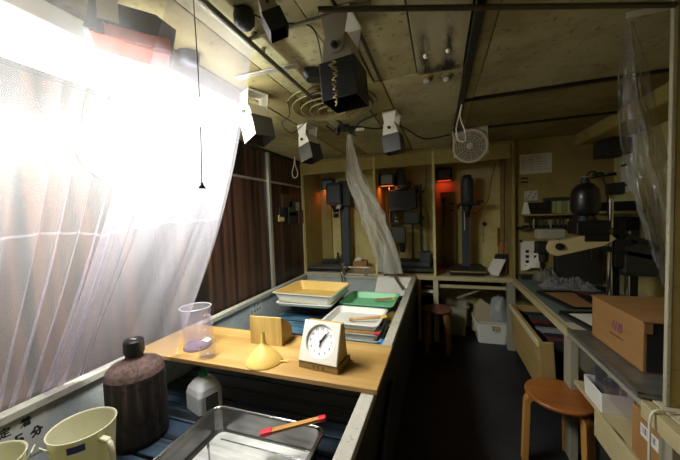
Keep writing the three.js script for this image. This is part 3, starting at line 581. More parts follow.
// ---------------------------------------------------------------- trays in the far part of the sink
{
  const y0 = SL;
  one('wooden_crate', 'dark low crate supporting the white and yellow trays', 'crate', span(-1.5, -1.0, y0, y0 + 0.155, -2.98, -2.72, 0.006), M.charcoal);
  one('white_tray', 'shallow white tray lying under the big yellow tray', 'tray', tray(0.57, 0.58, 0.03, { slope: 0.01, lip: 0.012, t: 0.004 }).translate(-1.22, y0 + 0.156, -2.70), M.white);
  const yt = thing('yellow_tray', 'big yellow developing tray with pale sides on top of the white tray', 'tray', [-1.21, y0 + 0.187, -2.67], -0.05);
  part('tray_body', tray(0.63, 0.56, 0.095, { slope: 0.035, lip: 0.016, t: 0.003, r: 0.03 }), M.cream, yt);
  part('stained_inside', loft([[0.3, 0.265, 0.0965, 0.03], [0.292, 0.257, 0.0965, 0.03], [0.255, 0.22, 0.007, 0.03]], [false, true]), M.yellowtray, yt);
  one('clear_tray', 'greyish clear tray lowest of the stack behind the clock', 'tray', tray(0.47, 0.4, 0.075, { slope: 0.02, lip: 0.012 }).translate(-0.655, y0, -2.23), mat({ color: 0xbfc2bd, rough: 0.3, transmission: 0.35, thickness: 0 }));
  one('tray', 'grey tray in the middle of the stack behind the clock', 'tray', tray(0.46, 0.41, 0.06, { slope: 0.02, lip: 0.012 }).translate(-0.665, y0 + 0.046, -2.28), M.hdpe);
  one('white_tray', 'flat white tray holding yellow tipped tongs, behind the clock', 'tray', tray(0.47, 0.43, 0.05, { slope: 0.022, lip: 0.014, t: 0.004 }).rotateY(-0.03).translate(-0.68, y0 + 0.107, -2.33), M.white);
  one('support_box', 'worn wooden box carrying the green tray', 'box', [span(-0.9, -0.41, y0, y0 + 0.02, -2.98, -2.66), span(-0.9, -0.41, y0 + 0.02, y0 + 0.1, -2.68, -2.66), span(-0.9, -0.41, y0 + 0.02, y0 + 0.1, -2.98, -2.96), span(-0.43, -0.41, y0 + 0.02, y0 + 0.1, -2.96, -2.68)], M.oldwood, { grain: 'x' });
  one('green_tray', 'green developing tray with tongs in it near the faucets', 'tray', tray(0.52, 0.46, 0.06, { slope: 0.028, lip: 0.014, t: 0.004 }).rotateY(-0.03).translate(-0.665, y0 + 0.101, -2.82), M.green);
  tongs('bamboo tongs with a yellow grip lying in the flat white tray', [-0.42, y0 + 0.162, -2.32], [-0.72, y0 + 0.135, -2.26], 0.022, [M.yellow, M.legwood], M.legwood);
  tongs('bamboo tongs with a red tip along the front of the white tray', [-0.43, y0 + 0.112, -2.085], [-0.80, y0 + 0.112, -2.08], 0.022, [M.red, M.legwood], M.legwood);
  tongs('bamboo tongs with a green tip in the green tray', [-0.62, y0 + 0.13, -2.87], [-0.42, y0 + 0.165, -2.84], 0.03, [M.legwood, M.yellow], M.legwood);
  const w = one('wood_strip', 'narrow wooden strip lying along the right inner side of the sink', 'strip', span(-0.40, -0.345, SL, SL + 0.1, -2.95, -2.3), M.oldwood, { grain: 'z' });
  const b = thing('blue_clip', 'bright blue plastic squeegee beside the tray stack', 'squeegee', [-0.385, SL, -2.0], 0.3);
  part('blade', rb(0.05, 0.07, 0.16, 0, 0.036, 0, 0.008), M.bluepl, b); part('grip', rb(0.03, 0.03, 0.1, 0, 0.085, 0, 0.01), M.bluepl, b);
  one('drain_cloth', 'white cloth draped over the far right corner of the sink', 'cloth', grid(28, 22, (u, v) => {
    const x = lerp(-0.70, -0.322, u) , d = v * 0.36, z0 = SZ0 + 0.012, run = lerp(0.85, 0.45, u), fall = lerp(0.62, 0.5, u);
    const z = z0 + (d < 0.05 ? d : 0.05 + (d - 0.05) * run), y = RIM + 0.006 - (d < 0.05 ? 0 : (d - 0.05) * fall);
    return [x, y + 0.010 * Math.sin(u * 8 + v * 5) * v, z + 0.012 * Math.sin(u * 7) * v];
  }), mat({ color: 0xe9e7e2, rough: 0.9 }));
}
{ // faucets at the far end
  const t = thing('faucet', 'brass pipe faucet with spout at the far end of the sink', 'faucet', [-1.0, RIM, -3.4]);
  part('pipe', [rod([-0.13, 0, 0], [-0.13, 0.1, 0], 0.013), rod([-0.14, 0.1, 0], [0.2, 0.1, 0], 0.012), rod([0.13, 0, 0], [0.13, 0.1, 0], 0.012)], M.alu, t);
  part('spout', tube([[-0.13, 0.1, 0], [-0.13, 0.1, 0.08], [-0.12, 0.06, 0.12], [-0.11, -0.03, 0.13], [-0.1, -0.08, 0.14]], 0.009, 30), M.chrome, t);
  part('tap_handle', [cyl(0.02, 0.024, 0.02, -0.13, 0.13, 0), rb(0.06, 0.012, 0.014, -0.13, 0.146, 0, 0.004), cylZ(0.018, 0.018, 0.05, 0.02 - 0.1, 0.1, 0.02)], M.greymetal, t);
  const u = thing('faucet', 'dark faucet with a grey hose beside the white cloth', 'faucet', [-0.62, RIM, -3.4]);
  part('pipe', [rod([0, 0, 0], [0, 0.1, 0], 0.013), cylX(0.016, 0.016, 0.08, 0.03, 0.1, 0)], M.greymetal, u);
  part('tap_handle', [cyl(0.022, 0.022, 0.02, 0.03, 0.13, 0), rb(0.05, 0.012, 0.012, 0.03, 0.145, 0, 0.004)], M.black, u);
  part('hose', tube([[0.06, 0.1, 0], [0.1, 0.07, 0.08], [0.15, 0.01, 0.16], [0.24, -0.07, 0.3]], 0.01, 30), M.greymetal, u);
}

// ---------------------------------------------------------------- back bench and its three enlargers
const BT = 0.77;
{
  const t = thing('back_bench', 'long wooden bench along the back wall with open space below', 'bench');
  part('worktop', span(X0, 0.74, BT - 0.025, BT, ZB, -3.475, 0.003), M.bench, t, { grain: 'x' });
  part('edge_board', span(-0.27, 0.74, BT - 0.045, BT + 0.002, -3.5, -3.474, 0.003), M.benchpale, t, { grain: 'x' });
  part('leg', span(-0.26, -0.225, 0, BT - 0.045, -3.53, -3.49), M.benchpale, t); part('leg', span(-0.085, -0.03, 0, BT - 0.045, -3.53, -3.49), M.bench, t);
  part('leg', span(0.665, 0.735, 0, BT - 0.03, -3.54, -3.46), M.creamgrey, t);
  part('rail', span(-0.03, 0.67, 0.63, 0.665, -3.56, -3.53), M.benchpale, t, { grain: 'x' });
  part('lower_shelf', span(-0.26, 0.67, 0.62, 0.632, -4.0, -3.56), M.charcoal, t);
  part('shelf_board', span(-0.225, -0.085, 0.56, 0.575, -3.9, -3.54), M.paper, t);
}
function wallSafelight(label, at, color, glowMat, power) {
  const t = thing('safelight', label, 'safelight', at, 0.05, 'wall safelights inside the enlarger bays');
  part('case', [prism([[-0.095, -0.075], [0.095, -0.075], [0.095, 0.08], [-0.095, 0.08]], 0.1, 0.004).translate(0, 0, -0.02)], M.black, t);
  part('front_panel', rb(0.14, 0.11, 0.008, 0, -0.005, 0.034, 0.002), mat({ color: 0x7d8688, rough: 0.25, clearcoat: 0.5 }), t);
  part('filter_glass', rb(0.15, 0.006, 0.07, 0, -0.079, -0.02, 0.002), glowMat, t);
  area(0.14, 0.06, [0, -0.086, -0.02], [at[0] + 0.0, 0, at[2] - 0.12], color, power, t);
}
wallSafelight('wall safelight glowing orange in the left enlarger bay', [-1.525, 1.95, -4.0], SAFE_ORANGE, M.glowOrange, 6);
wallSafelight('wall safelight glowing orange in the middle enlarger bay', [-0.618, 1.925, -3.68], SAFE_ORANGE, M.glowOrange, 7);
wallSafelight('dark wall safelight glowing red in the right enlarger bay', [0.06, 1.975, -4.0], SAFE_RED, M.glowRed, 2.5);
{ // left bay
  const t = thing('enlarger', 'tall dark enlarger on its board in the left bay by the wood wall', 'enlarger', [-1.33, BT, -3.8]);
  part('baseboard', rb(0.52, 0.03, 0.5, -0.08, 0.045, 0.02, 0.004), M.hammer, t); for (const [x, z] of [[-0.32, 0.25], [0.15, 0.25], [-0.32, -0.2], [0.15, -0.2]]) part('foot', cyl(0.02, 0.024, 0.03, x, 0.015, z), M.black, t);
  part('baseboard_edge', rb(0.53, 0.026, 0.012, -0.08, 0.034, 0.275, 0.003), M.black, t);
  part('column', rb(0.12, 1.1, 0.1, 0.1, 0.6, -0.08, 0.008), M.slate, t); part('column_rail', [rb(0.012, 1.1, 0.012, 0.045, 0.6, -0.025, 0.003), rb(0.012, 1.1, 0.012, 0.155, 0.6, -0.025, 0.003)], M.black, t);
  part('carriage', rb(0.17, 0.34, 0.14, 0.12, 1.02, -0.04, 0.012), M.black, t);
  part('lamp_house', loft([[0.1, 0.09, 0.88, 0.03], [0.105, 0.1, 0.9, 0.03], [0.105, 0.1, 1.12, 0.03], [0.1, 0.085, 1.16, 0.03]]).translate(-0.0, 0, 0.04), M.slate, t);
  part('lens_cone', lathe([[0, -0.1], [0.035, -0.1], [0.04, -0.06], [0.075, 0], [0, 0]], 28).translate(0.0, 0.87, 0.04), M.black, t);
  part('bellows', [0, 1, 2].map(k => lathe([[0.03, 0], [0.04, 0.01], [0.03, 0.02]], 20).translate(0.0, 0.7 + k * 0.02, 0.04)), M.black, t);
  part('clamp', [cylX(0.018, 0.018, 0.06, 0.07, 0.86, 0.1), rb(0.06, 0.03, 0.03, 0.06, 0.83, 0.1, 0.006)], M.alu, t);
  part('side_knob', cylX(0.03, 0.03, 0.03, 0.22, 0.86, -0.02), M.black, t);
  const e = thing('masking_easel', 'small black easel on the baseboard in the left bay', 'easel', [-1.47, BT + 0.06, -3.86], 0.2);
  part('easel_frame', [rb(0.24, 0.05, 0.03, 0, 0.03, -0.06, 0.006), rb(0.24, 0.01, 0.16, 0, 0.01, 0.02, 0.003)], M.black, e); part('easel_lever', [cyl(0.012, 0.03, 0.09, 0.1, 0.08, -0.05, 14), cyl(0.018, 0.018, 0.02, 0.1, 0.13, -0.05, 14)], M.black, e);
  const b = thing('cardboard_box', 'small open cardboard box in the left bay by the plastic drape', 'box', [-1.02, BT, -3.8], 0.1);
  part('carton', loft([[0.09, 0.07, 0, 0.004], [0.09, 0.07, 0.12, 0.004], [0.084, 0.064, 0.12, 0.004], [0.084, 0.064, 0.01, 0.004]], [true, true], 2), M.card, b);
  part('crumpled_paper', loft([[0.03, 0.03, 0.1, 0.01], [0.06, 0.045, 0.13, 0.02], [0.03, 0.05, 0.16, 0.02], [0.012, 0.01, 0.17, 0.008]], [true, true], 3).rotateZ(0.2), M.paper, b);
}
{ // middle bay: large enlarger with two posts
  const t = thing('enlarger', 'big black enlarger with a bullet shaped lamp head in the middle bay', 'enlarger', [-0.43, BT, -3.8]);
  part('baseboard', rb(0.54, 0.035, 0.46, 0.08, 0.05, 0.02, 0.005), M.charcoal, t); part('base_box', rb(0.5, 0.06, 0.3, 0.06, 0.1, -0.02, 0.008), M.slate, t); part('control_box', rb(0.13, 0.16, 0.2, 0.25, 0.16, -0.02, 0.01), M.slate, t);
  part('post', rod([-0.195, 0, -0.04], [-0.185, 1.2, -0.04], 0.014), M.chrome, t); part('post', rb(0.03, 1.15, 0.03, -0.165, 0.575, -0.1, 0.004), M.black, t);
  part('post', rb(0.03, 0.98, 0.03, 0.205, 0.59, -0.06, 0.004), M.black, t); part('post', rb(0.022, 0.6, 0.03, 0.1, 0.42, -0.04, 0.004), M.black, t);
  part('lamp_head', lathe([[0, 1.29], [0.035, 1.285], [0.055, 1.25], [0.07, 1.18], [0.082, 1.1], [0.088, 1.02], [0.088, 0.96], [0, 0.96]], 36).translate(-0.03, 0, 0), M.slate, t);
  part('head_ring', [new THREE.TorusGeometry(0.082, 0.006, 8, 40).rotateX(Math.PI / 2).translate(-0.03, 1.07, 0)], M.alu, t);
  part('condenser_housing', rb(0.34, 0.24, 0.22, -0.005, 0.9, 0, 0.012), M.black, t); part('negative_stage', rb(0.28, 0.04, 0.2, -0.03, 0.78, 0.02, 0.006), M.blackgloss, t);
  part('motor_box', rb(0.18, 0.14, 0.14, 0.1, 0.67, 0.08, 0.01), M.slate, t); part('crossbar', rb(0.4, 0.03, 0.03, 0.02, 0.6, 0.0, 0.004), M.black, t);
  part('lens_box', rb(0.16, 0.2, 0.12, -0.06, 0.46, 0.06, 0.01), M.hammer, t); part('lens_barrel', [cyl(0.04, 0.035, 0.09, -0.02, 0.32, 0.06, 28), cyl(0.03, 0.03, 0.04, -0.02, 0.26, 0.06, 28)], M.black, t);
  part('bellows', [0, 1, 2, 3].map(k => rb(0.13 - 0.008 * k, 0.016, 0.13 - 0.008 * k, -0.07, 0.75 - 0.03 * k, -0.02, 0.006)), M.black, t);
  part('focus_knob', [cylX(0.022, 0.022, 0.02, 0.235, 0.66, 0.05), cylX(0.03, 0.03, 0.02, -0.2, 0.38, 0.0)], M.black, t);
  part('cream_plate', rb(0.09, 0.34, 0.02, -0.13, 0.63, -0.14, 0.004), M.benchpale, t); part('knob', [cyl(0.012, 0.012, 0.05, 0.08, 1.06, 0.02), cyl(0.02, 0.014, 0.03, 0.08, 1.1, 0.02)], M.black, t);
  part('side_bracket', [rb(0.1, 0.03, 0.03, 0.2, 0.99, 0.0, 0.004), rb(0.04, 0.1, 0.05, 0.16, 1.02, 0.0, 0.006)], M.black, t);
  one('print_board', 'thin board lying on the bench before the middle enlarger', 'board', span(-0.48, -0.28, BT, BT + 0.012, -3.49, -3.42), M.card);
}
{ // right bay
  const t = thing('enlarger', 'slim black enlarger with a cylindrical head in the right bay', 'enlarger', [0.31, BT, -3.8]);
  part('baseboard', rb(0.4, 0.03, 0.46, -0.03, 0.05, 0.04, 0.004), M.charcoal, t); part('board_edge', rb(0.38, 0.014, 0.012, -0.02, 0.05, 0.275, 0.003), M.oldwood, t, { grain: 'x' }); part('board_foot', rb(0.36, 0.035, 0.42, -0.03, 0.018, 0.04, 0.004), M.black, t);
  part('column', rb(0.085, 0.86, 0.08, -0.015, 0.45, -0.06, 0.008), M.slate, t); part('column_rail', rod([-0.03, 0.5, 0.0], [-0.03, 0.8, 0.0], 0.008), M.alu, t);
  part('lamp_head', [lathe([[0, 1.13], [0.05, 1.13], [0.062, 1.11], [0.07, 1.08], [0.07, 0.82], [0, 0.82]], 36)], M.slate, t); part('head_cap', lathe([[0, 1.15], [0.045, 1.15], [0.05, 1.125], [0, 1.125]], 32), M.black, t);
  part('fin', [0, 1, 2].map(k => lathe([[0.06, 1.0 + k * 0.03], [0.078, 1.005 + k * 0.03], [0.06, 1.01 + k * 0.03]], 32)), M.black, t);
  part('stage_flange', rb(0.23, 0.03, 0.15, 0.02, 0.81, 0.02, 0.006), M.black, t); part('stage_lever', [rb(0.08, 0.03, 0.03, 0.13, 0.83, 0.03, 0.006), cylX(0.025, 0.025, 0.025, -0.1, 0.78, 0.02)], M.black, t);
  part('lens_cone', lathe([[0, 0.66], [0.03, 0.66], [0.032, 0.72], [0.06, 0.8], [0, 0.8]], 28).translate(0, 0, 0.02), M.black, t);
  const p = thing('slotted_board', 'tall brownish board with slots standing behind the right enlarger', 'board', [0.1, BT, -4.03]);
  part('board', rb(0.18, 0.98, 0.02, 0, 0.49, 0, 0.003), mat({ map: T.wall, color: 0xb0a692, rough: 0.8 }), p); for (const y of [0.83, 0.74]) part('slot', rb(0.06, 0.018, 0.006, 0.05, y, 0.012, 0.003), M.black, p);
  part('hook', [rb(0.045, 0.05, 0.02, -0.05, 0.88, 0.015, 0.006), rb(0.018, 0.32, 0.01, -0.05, 0.7, 0.013, 0.003)], M.black, p);
  one('wall_button', 'small black knob on the wall of the right bay', 'knob', [cylZ(0.02, 0.026, 0.03, 0.53, 1.33, ZB + 0.015), rod([0.525, 1.32, ZB + 0.006], [0.52, 1.1, ZB + 0.006], 0.003)], M.black);
  one('hanging_strip', 'red brown strip hanging on the wall of the right bay', 'strip', [rb(0.03, 0.24, 0.006, 0.69, 1.16, ZB + 0.006, 0.002), rb(0.02, 0.1, 0.012, 0.69, 0.98, ZB + 0.008, 0.003)], mat({ color: 0x7a4a28, rough: 0.7 }));
  const lean = (label, w, h, d, x, z, tz, tx, m, cat = 'board') => { const q = one('leaning_board', label, cat, rb(w, h, d, 0, h / 2, 0, 0.003), m, { group: 'boards leaning in the right bay' }); q.position.set(x, BT + 0.012, z); q.rotation.set(-0.12, tz, tx); return q; };
  lean('white bordered sheet leaning lowest at the right bay post', 0.012, 0.2, 0.2, 0.535, -3.58, 0.5, -0.5, M.paper, 'sheet');
  lean('brown board leaning upright at the right bay post', 0.012, 0.36, 0.2, 0.63, -3.68, 0.4, -0.2, M.card);
  lean('dark board leaning between the white sheet and the brown board', 0.012, 0.24, 0.2, 0.58, -3.63, 0.45, -0.33, M.charcoal);
}
// ---------------------------------------------------------------- under the back bench
function bin(label, at, turn, w, d, h, m) { const t = thing('storage_bin', label, 'bin', at, turn); part('tub', tray(w, d, h, { slope: 0.03, lip: 0.018, t: 0.004, r: 0.03 }), m, t); return t; }
{
  const t = bin('white plastic bin full of bags under the back bench', [0.535, 0.0, -3.72], 0.03, 0.385, 0.34, 0.255, M.hdpe);
  const l = printed('sticker', 0.07, 0.05, (g, w, h) => { g.fillStyle = '#d8d2bd'; g.fillRect(0, 0, w, h); g.fillStyle = '#b9872c'; g.fillRect(0, 0, w, h * .5); g.fillStyle = '#3a3a38'; g.fillRect(w * .1, h * .6, w * .35, h * .3); g.fillRect(w * .6, h * .6, w * .25, h * .3); }, t, 64);
  l.position.set(0.02, 0.19, 0.1695); l.rotation.x = -0.1;
  bin('dull white bin behind the round red stool', [0.15, 0, -3.85], -0.05, 0.34, 0.32, 0.36, M.creamgrey);
  const crumple = (w, h, d, s) => { const g = new THREE.IcosahedronGeometry(1, 3), p = g.attributes.position; for (let i = 0; i < p.count; i++) { const v = V3().fromBufferAttribute(p, i), n = 0.78 + 0.45 * fbm(Math.abs(v.x * .5 + v.z * .31 + .5) % 1, Math.abs(v.y * .5 + v.z * .2 + .5) % 1, 5, 5, s, 3); p.setXYZ(i, v.x * n * w, v.y * n * h, v.z * n * d); } g.computeVertexNormals(); return g; };
  one('plastic_bag', 'clear crumpled plastic bag sticking out of the white bin', 'bag', crumple(0.1, 0.2, 0.1, 5).translate(0.62, 0.33, -3.72), M.bag);
  one('paper_bag', 'beige paper bag folded in the white bin', 'bag', [prism([[-0.12, 0], [0.1, 0], [0.085, 0.3], [-0.02, 0.37], [-0.09, 0.28]], 0.1, 0.01).rotateY(0.15).translate(0.46, 0.1, -3.73)], mat({ color: 0xb5a888, rough: 0.8 }));
  one('ruler', 'pale metal ruler lying slanted above the bins', 'ruler', rb(0.28, 0.02, 0.03, 0, 0, 0, 0.002).rotateZ(0.42).translate(0.3, 0.55, -3.62), M.alu);
  one('dark_crate', 'dark crate standing under the bench left of the red stool', 'crate', tray(0.3, 0.4, 0.4, { slope: 0.01 }).translate(-0.16, 0.0, -3.8), M.charcoal);
}
function stool(label, at, turn, seatR, h, seatM, legM, n = 3) {
  const t = thing('round_stool', label, 'stool', at, turn);
  part('seat', lathe([[0, h], [seatR - 0.012, h], [seatR - 0.003, h - 0.004], [seatR, h - 0.012], [seatR - 0.003, h - 0.022], [seatR - 0.014, h - 0.028], [0, h - 0.028]], 56), seatM, t, { grain: 'x' });
  for (let k = 0; k < n; k++) {
    const s = new THREE.Shape(), o = seatR + 0.003, th = 0.026, rB = 0.06, y1 = h - 0.029;
    s.moveTo(o - 0.16, y1); s.lineTo(o - rB, y1); s.quadraticCurveTo(o, y1, o, y1 - rB); s.lineTo(o + 0.012, 0); s.lineTo(o - th + 0.012, 0); s.lineTo(o - th, y1 - rB); s.quadraticCurveTo(o - th, y1 - th * 0.8, o - rB, y1 - th * 0.8); s.lineTo(o - 0.16, y1 - th * 0.8);
    part('leg', new THREE.ExtrudeGeometry(s, { depth: 0.046, bevelEnabled: true, bevelSize: 0.003, bevelThickness: 0.003, bevelSegments: 2, curveSegments: 10 }).translate(0, 0, -0.023).rotateY(k * 2 * Math.PI / n), legM, t);
  }
  return t;
}
stool('round bentwood stool with a warm brown seat in the right foreground', [0.632, 0, -1.94], 0, 0.172, 0.44, M.seat, M.legwood).rotation.y = 178 * DEG;
stool('dim round stool with a dark red seat under the back bench', [-0.045, 0, -3.31], 0, 0.155, 0.46, M.redseat, M.oldleg, 4).rotation.y = 40 * DEG;

// ---------------------------------------------------------------- right bench
{
  const t = thing('right_bench', 'long bench along the right wall with pale front edge', 'bench');
  part('worktop', span(0.742, X1, BT - 0.03, BT, -3.52, -0.4, 0.003), M.bench, t, { grain: 'z' });
  part('edge_board', span(0.705, 0.735, BT - 0.045, BT + 0.003, -3.5, -2.06, 0.003), M.benchpale, t, { grain: 'z' });
  part('edge_board', span(0.70, 0.735, BT - 0.06, BT + 0.001, -1.365, -0.4, 0.003), M.benchpale, t, { grain: 'z' });
  part('edge_board', span(0.71, 0.735, BT - 0.035, BT - 0.004, -2.06, -1.365, 0.003), M.creamgrey, t, { grain: 'z' });
  part('post', span(0.705, 0.745, 0, BT - 0.045, -2.1, -2.0), M.creamgrey, t);
  part('post', span(0.72, 0.76, 0, BT - 0.05, -1.3, -1.24), M.creamgrey, t);
  part('lower_shelf', span(0.72, 1.09, 0.48, 0.5, -2.0, -0.4), M.benchpale, t, { grain: 'z' });
  part('shelf_front', span(0.712, 0.732, 0.36, 0.5, -1.74, -0.4), M.benchpale, t, { grain: 'z' });
  part('kick_panel', span(0.76, 0.78, 0, 0.36, -2.0, -0.4), M.charcoal, t);
  part('back_panel', span(1.1, 1.12, 0, BT - 0.03, -3.5, -0.4), M.charcoal, t);
  part('side_panel', span(0.74, 1.1, 0, BT - 0.03, -2.09, -2.07), M.creamgrey, t);
}
{ // wooden drawer pulled out under the edge, with packs of paper
  const t = thing('paper_crate', 'open wooden crate of flat packs under the right bench edge', 'crate', [0.64, 0.1, -2.58]); t.rotation.z = 0.06;
  part('front_board', span(-0.012, 0.012, 0.16, 0.54, -0.42, 0.40), M.oldwood, t, { grain: 'z' }); part('front_lip', span(-0.022, -0.01, 0.5, 0.54, -0.42, 0.40), M.bench, t, { grain: 'z' });
  part('side_board', span(0.01, 0.07, 0.16, 0.53, 0.38, 0.40), M.oldwood, t); part('side_board', span(0.01, 0.3, 0.16, 0.53, -0.42, -0.40), M.oldwood, t);
  part('bottom_board', span(0.01, 0.3, 0.16, 0.175, -0.4, 0.4), M.oldwood, t); for (const z of [-0.3, 0.25]) part('support', span(0.2, 0.28, -0.1, 0.16, z - 0.03, z + 0.03), M.charcoal, t);
  const cols = [0x1e2430, 0x3b3d42, 0x6b2a2a, 0x222226, 0x8b8b88, 0x2a2530, 0x5a3030, 0x1d1d20];
  for (let i = 0; i < 8; i++) { const q = one('paper_pack', ['navy flat pack farthest in the open crate', 'dark grey pack second from the far end of the crate', 'dull red pack third from the far end of the crate', 'black pack fourth from the far end of the crate', 'pale grey pack in the middle of the crate', 'dark violet pack third from the near end of the crate', 'brick red pack second from the near end of the crate', 'black pack nearest in the open crate'][i], 'pack', rb(0.2, 0.26, 0.06, 0, 0.13, 0, 0.004), mat({ color: cols[i], rough: 0.55 }), { group: 'packs in the wooden crate' }); q.position.set(0.79 + rr(-0.01, 0.02), 0.33, -2.92 + i * 0.092); q.rotation.set(rr(-0.25, 0.1), 0, 0); }
}
one('cutting_mat', 'green rubber mat covering the far end of the right bench', 'mat', span(0.745, 1.40, BT, BT + 0.005, -3.5, -2.2, 0.002), M.greenmat);
function easel(label, at, turn, w, d, m) {
  const t = thing('printing_easel', label, 'easel', at, turn);
  part('base', rb(w, 0.016, d, 0, 0.008, 0, 0.003), M.charcoal, t); part('paper', rb(w - 0.06, 0.002, d - 0.06, 0.01, 0.018, 0.01, 0.0008), m, t);
  for (const q of [-1, 1]) { part('frame_blade', rb(w, 0.008, 0.022, 0, 0.023, q * (d / 2 - 0.014), 0.002), M.black, t); part('frame_blade', rb(0.022, 0.008, d, q * (w / 2 - 0.014), 0.024, 0, 0.002), M.black, t); }
  part('hinge', [cylX(0.01, 0.01, w * 0.8, 0, 0.026, -d / 2 + 0.004)], M.greymetal, t);
}
easel('black printing easel holding an orange brown sheet', [0.955, BT + 0.005, -2.68], 0.2, 0.28, 0.48, M.card);
easel('black printing easel holding a grey white sheet beside the carton', [0.93, BT + 0.005, -2.22], 0.2, 0.3, 0.3, M.paper);
one('red_folder', 'dark red folder edge lying behind the orange easel', 'folder', rb(0.36, 0.012, 0.05, 1.02, BT + 0.014, -2.945, 0.003), mat({ color: 0x6e2026, rough: 0.6 }));
one('paper_scrap', 'small pale paper scrap on the green mat near the bench edge', 'paper', rb(0.1, 0.003, 0.06, 0.85, BT + 0.008, -2.95, 0.001), M.paper);
{ // carton with print
  const t = thing('cardboard_box', 'orange brown shoe carton with a purple logo on the right bench', 'box', [0.795, BT + 0.02, -1.755], 0.03);
  part('carton', [span(0, 0.012, 0, 0.215, -0.205, 0.205, 0.002), span(0.0, 0.36, 0, 0.008, -0.205, 0.205, 0.002), span(0.0, 0.36, 0, 0.215, -0.205, -0.197, 0.002), span(0.352, 0.36, 0, 0.215, -0.205, 0.205, 0.002)], M.card, t, { grain: 'z' });
  part('end_panel', span(0.012, 0.36, 0, 0.215, 0.197, 0.205, 0.002), M.charcoal, t).userData.label = 'dark end panel';
  part('lid', [span(-0.005, 0.365, 0.215, 0.223, -0.21, 0.21, 0.002), span(-0.006, 0.0, 0.19, 0.24, -0.208, 0.208, 0.002)].slice(0, 1), M.card, t, { grain: 'x', off: 0.3 });
  part('end_flap', span(0.0, 0.03, 0.17, 0.215, 0.206, 0.209, 0.001), M.card, t);
  const l = printed('printed_logo', 0.2, 0.108, (g, w, h) => {
    g.clearRect(0, 0, w, h); g.fillStyle = '#8d3a6e'; g.save(); g.transform(1, 0, -0.22, 1, w * .06, 0); g.font = `bold ${h * .58}px sans-serif`; g.textAlign = 'center'; g.fillText('NB', w * .5, h * .52); g.globalCompositeOperation = 'destination-out'; for (let i = 0; i < 4; i++) g.fillRect(w * .2, h * (.16 + i * .1), w * .32, h * .028); g.restore();
    g.globalCompositeOperation = 'source-over'; g.fillStyle = '#7a3c50'; g.font = `bold ${h * .17}px sans-serif`; g.textAlign = 'center'; g.fillText('new balance', w * .5, h * .8);
  }, t, 256, 0.8);
  l.material.transparent = true; l.position.set(-0.0012, 0.112, 0.02); l.rotation.y = -Math.PI / 2;
}
{ // steel sheet tray under the carton
  const t = thing('metal_tray', 'flat grey metal tray on the bench under the carton', 'tray', [0.98, BT, -1.7]);
  part('tray_plate', [span(-0.285, 0.5, 0.002, 0.018, -0.33, 0.325, 0.003)], M.traymetal, t); part('tray_rim', [span(-0.285, -0.265, 0.018, 0.026, -0.33, 0.325, 0.002), span(-0.285, 0.5, 0.018, 0.026, 0.305, 0.325, 0.002)], M.traymetal, t);
}
{ // things in the open shelf under the tray
  const t = thing('open_carton', 'small open white carton on the shelf behind the stool', 'carton', [0.788, 0.501, -1.79], 0.0);
  part('carton_body', loft([[0.062, 0.088, 0, 0.003], [0.065, 0.092, 0.096, 0.003], [0.061, 0.088, 0.096, 0.003], [0.058, 0.084, 0.006, 0.003]], [true, true], 2), M.white, t);
  const b1 = thing('spray_bottle', 'dark bottle with blue cap standing in the white carton', 'bottle', [0.785, 0.51, -1.825]);
  part('body', lathe([[0, 0], [0.03, 0], [0.032, 0.01], [0.032, 0.16], [0.014, 0.19], [0.014, 0.2], [0, 0.2]], 28), M.black, b1); part('cap', cyl(0.018, 0.02, 0.04, 0, 0.22, 0), mat({ color: 0x55688a, rough: 0.4 }), b1);
  const b2 = thing('spray_bottle', 'short dark bottle with pale cap beside the blue capped one', 'bottle', [0.785, 0.51, -1.75]);
  part('body', lathe([[0, 0], [0.028, 0], [0.03, 0.01], [0.03, 0.13], [0.012, 0.15], [0, 0.15]], 28), M.blackgloss, b2); part('cap', cyl(0.014, 0.016, 0.03, 0, 0.165, 0), M.creamgrey, b2);
  one('film_box', 'yellowish brown little box standing by the white carton', 'box', rb(0.09, 0.17, 0.08, 0.85, 0.587, -1.56, 0.003), M.card);
  one('acrylic_sheet', 'clear acrylic sheet leaning in the shelf opening', 'sheet', rb(0.004, 0.14, 0.48, 0.742, 0.66, -1.74, 0.001).rotateZ(0), M.clearpl);
  const c = thing('labelled_carton', 'brown carton with a white label under the near bench edge', 'carton', [0.745, 0.501, -1.37]);
  part('carton', rb(0.02, 0.2, 0.19, -0.01, 0.1, 0, 0.003), M.card, c); part('carton_body', rb(0.24, 0.2, 0.18, 0.12, 0.1, 0, 0.003), M.card, c);
  const l = printed('label', 0.1, 0.05, (g, w, h) => { g.fillStyle = '#d9d6cf'; g.fillRect(0, 0, w, h); g.strokeStyle = '#3b3f58'; for (let i = 0; i < 3; i++) smudge(g, w * (.1 + .28 * i), h * .2, h * .5, 3, i + 40); }, c, 128);
  l.position.set(-0.0206, 0.135, 0.01); l.rotation.y = -Math.PI / 2;
  one('brown_carton', 'brown carton in the near shelf past the cable', 'carton', rb(0.24, 0.2, 0.12, 0.88, 0.601, -1.17, 0.003), M.card);
  one('grey_case', 'grey blue case in the shelf at the right image edge', 'case', rb(0.3, 0.2, 0.2, 0.9, 0.601, -0.98, 0.01), M.hammer);
  one('white_cable', 'white cable hanging over the near bench edge', 'cable', tube([[0.76, BT + 0.008, -1.3], [0.7, BT + 0.012, -1.285], [0.685, BT - 0.01, -1.28], [0.68, 0.68, -1.275], [0.685, 0.5, -1.28], [0.68, 0.2, -1.27], [0.69, 0.02, -1.28]], 0.0042, 60, 8), M.whitecable);
}
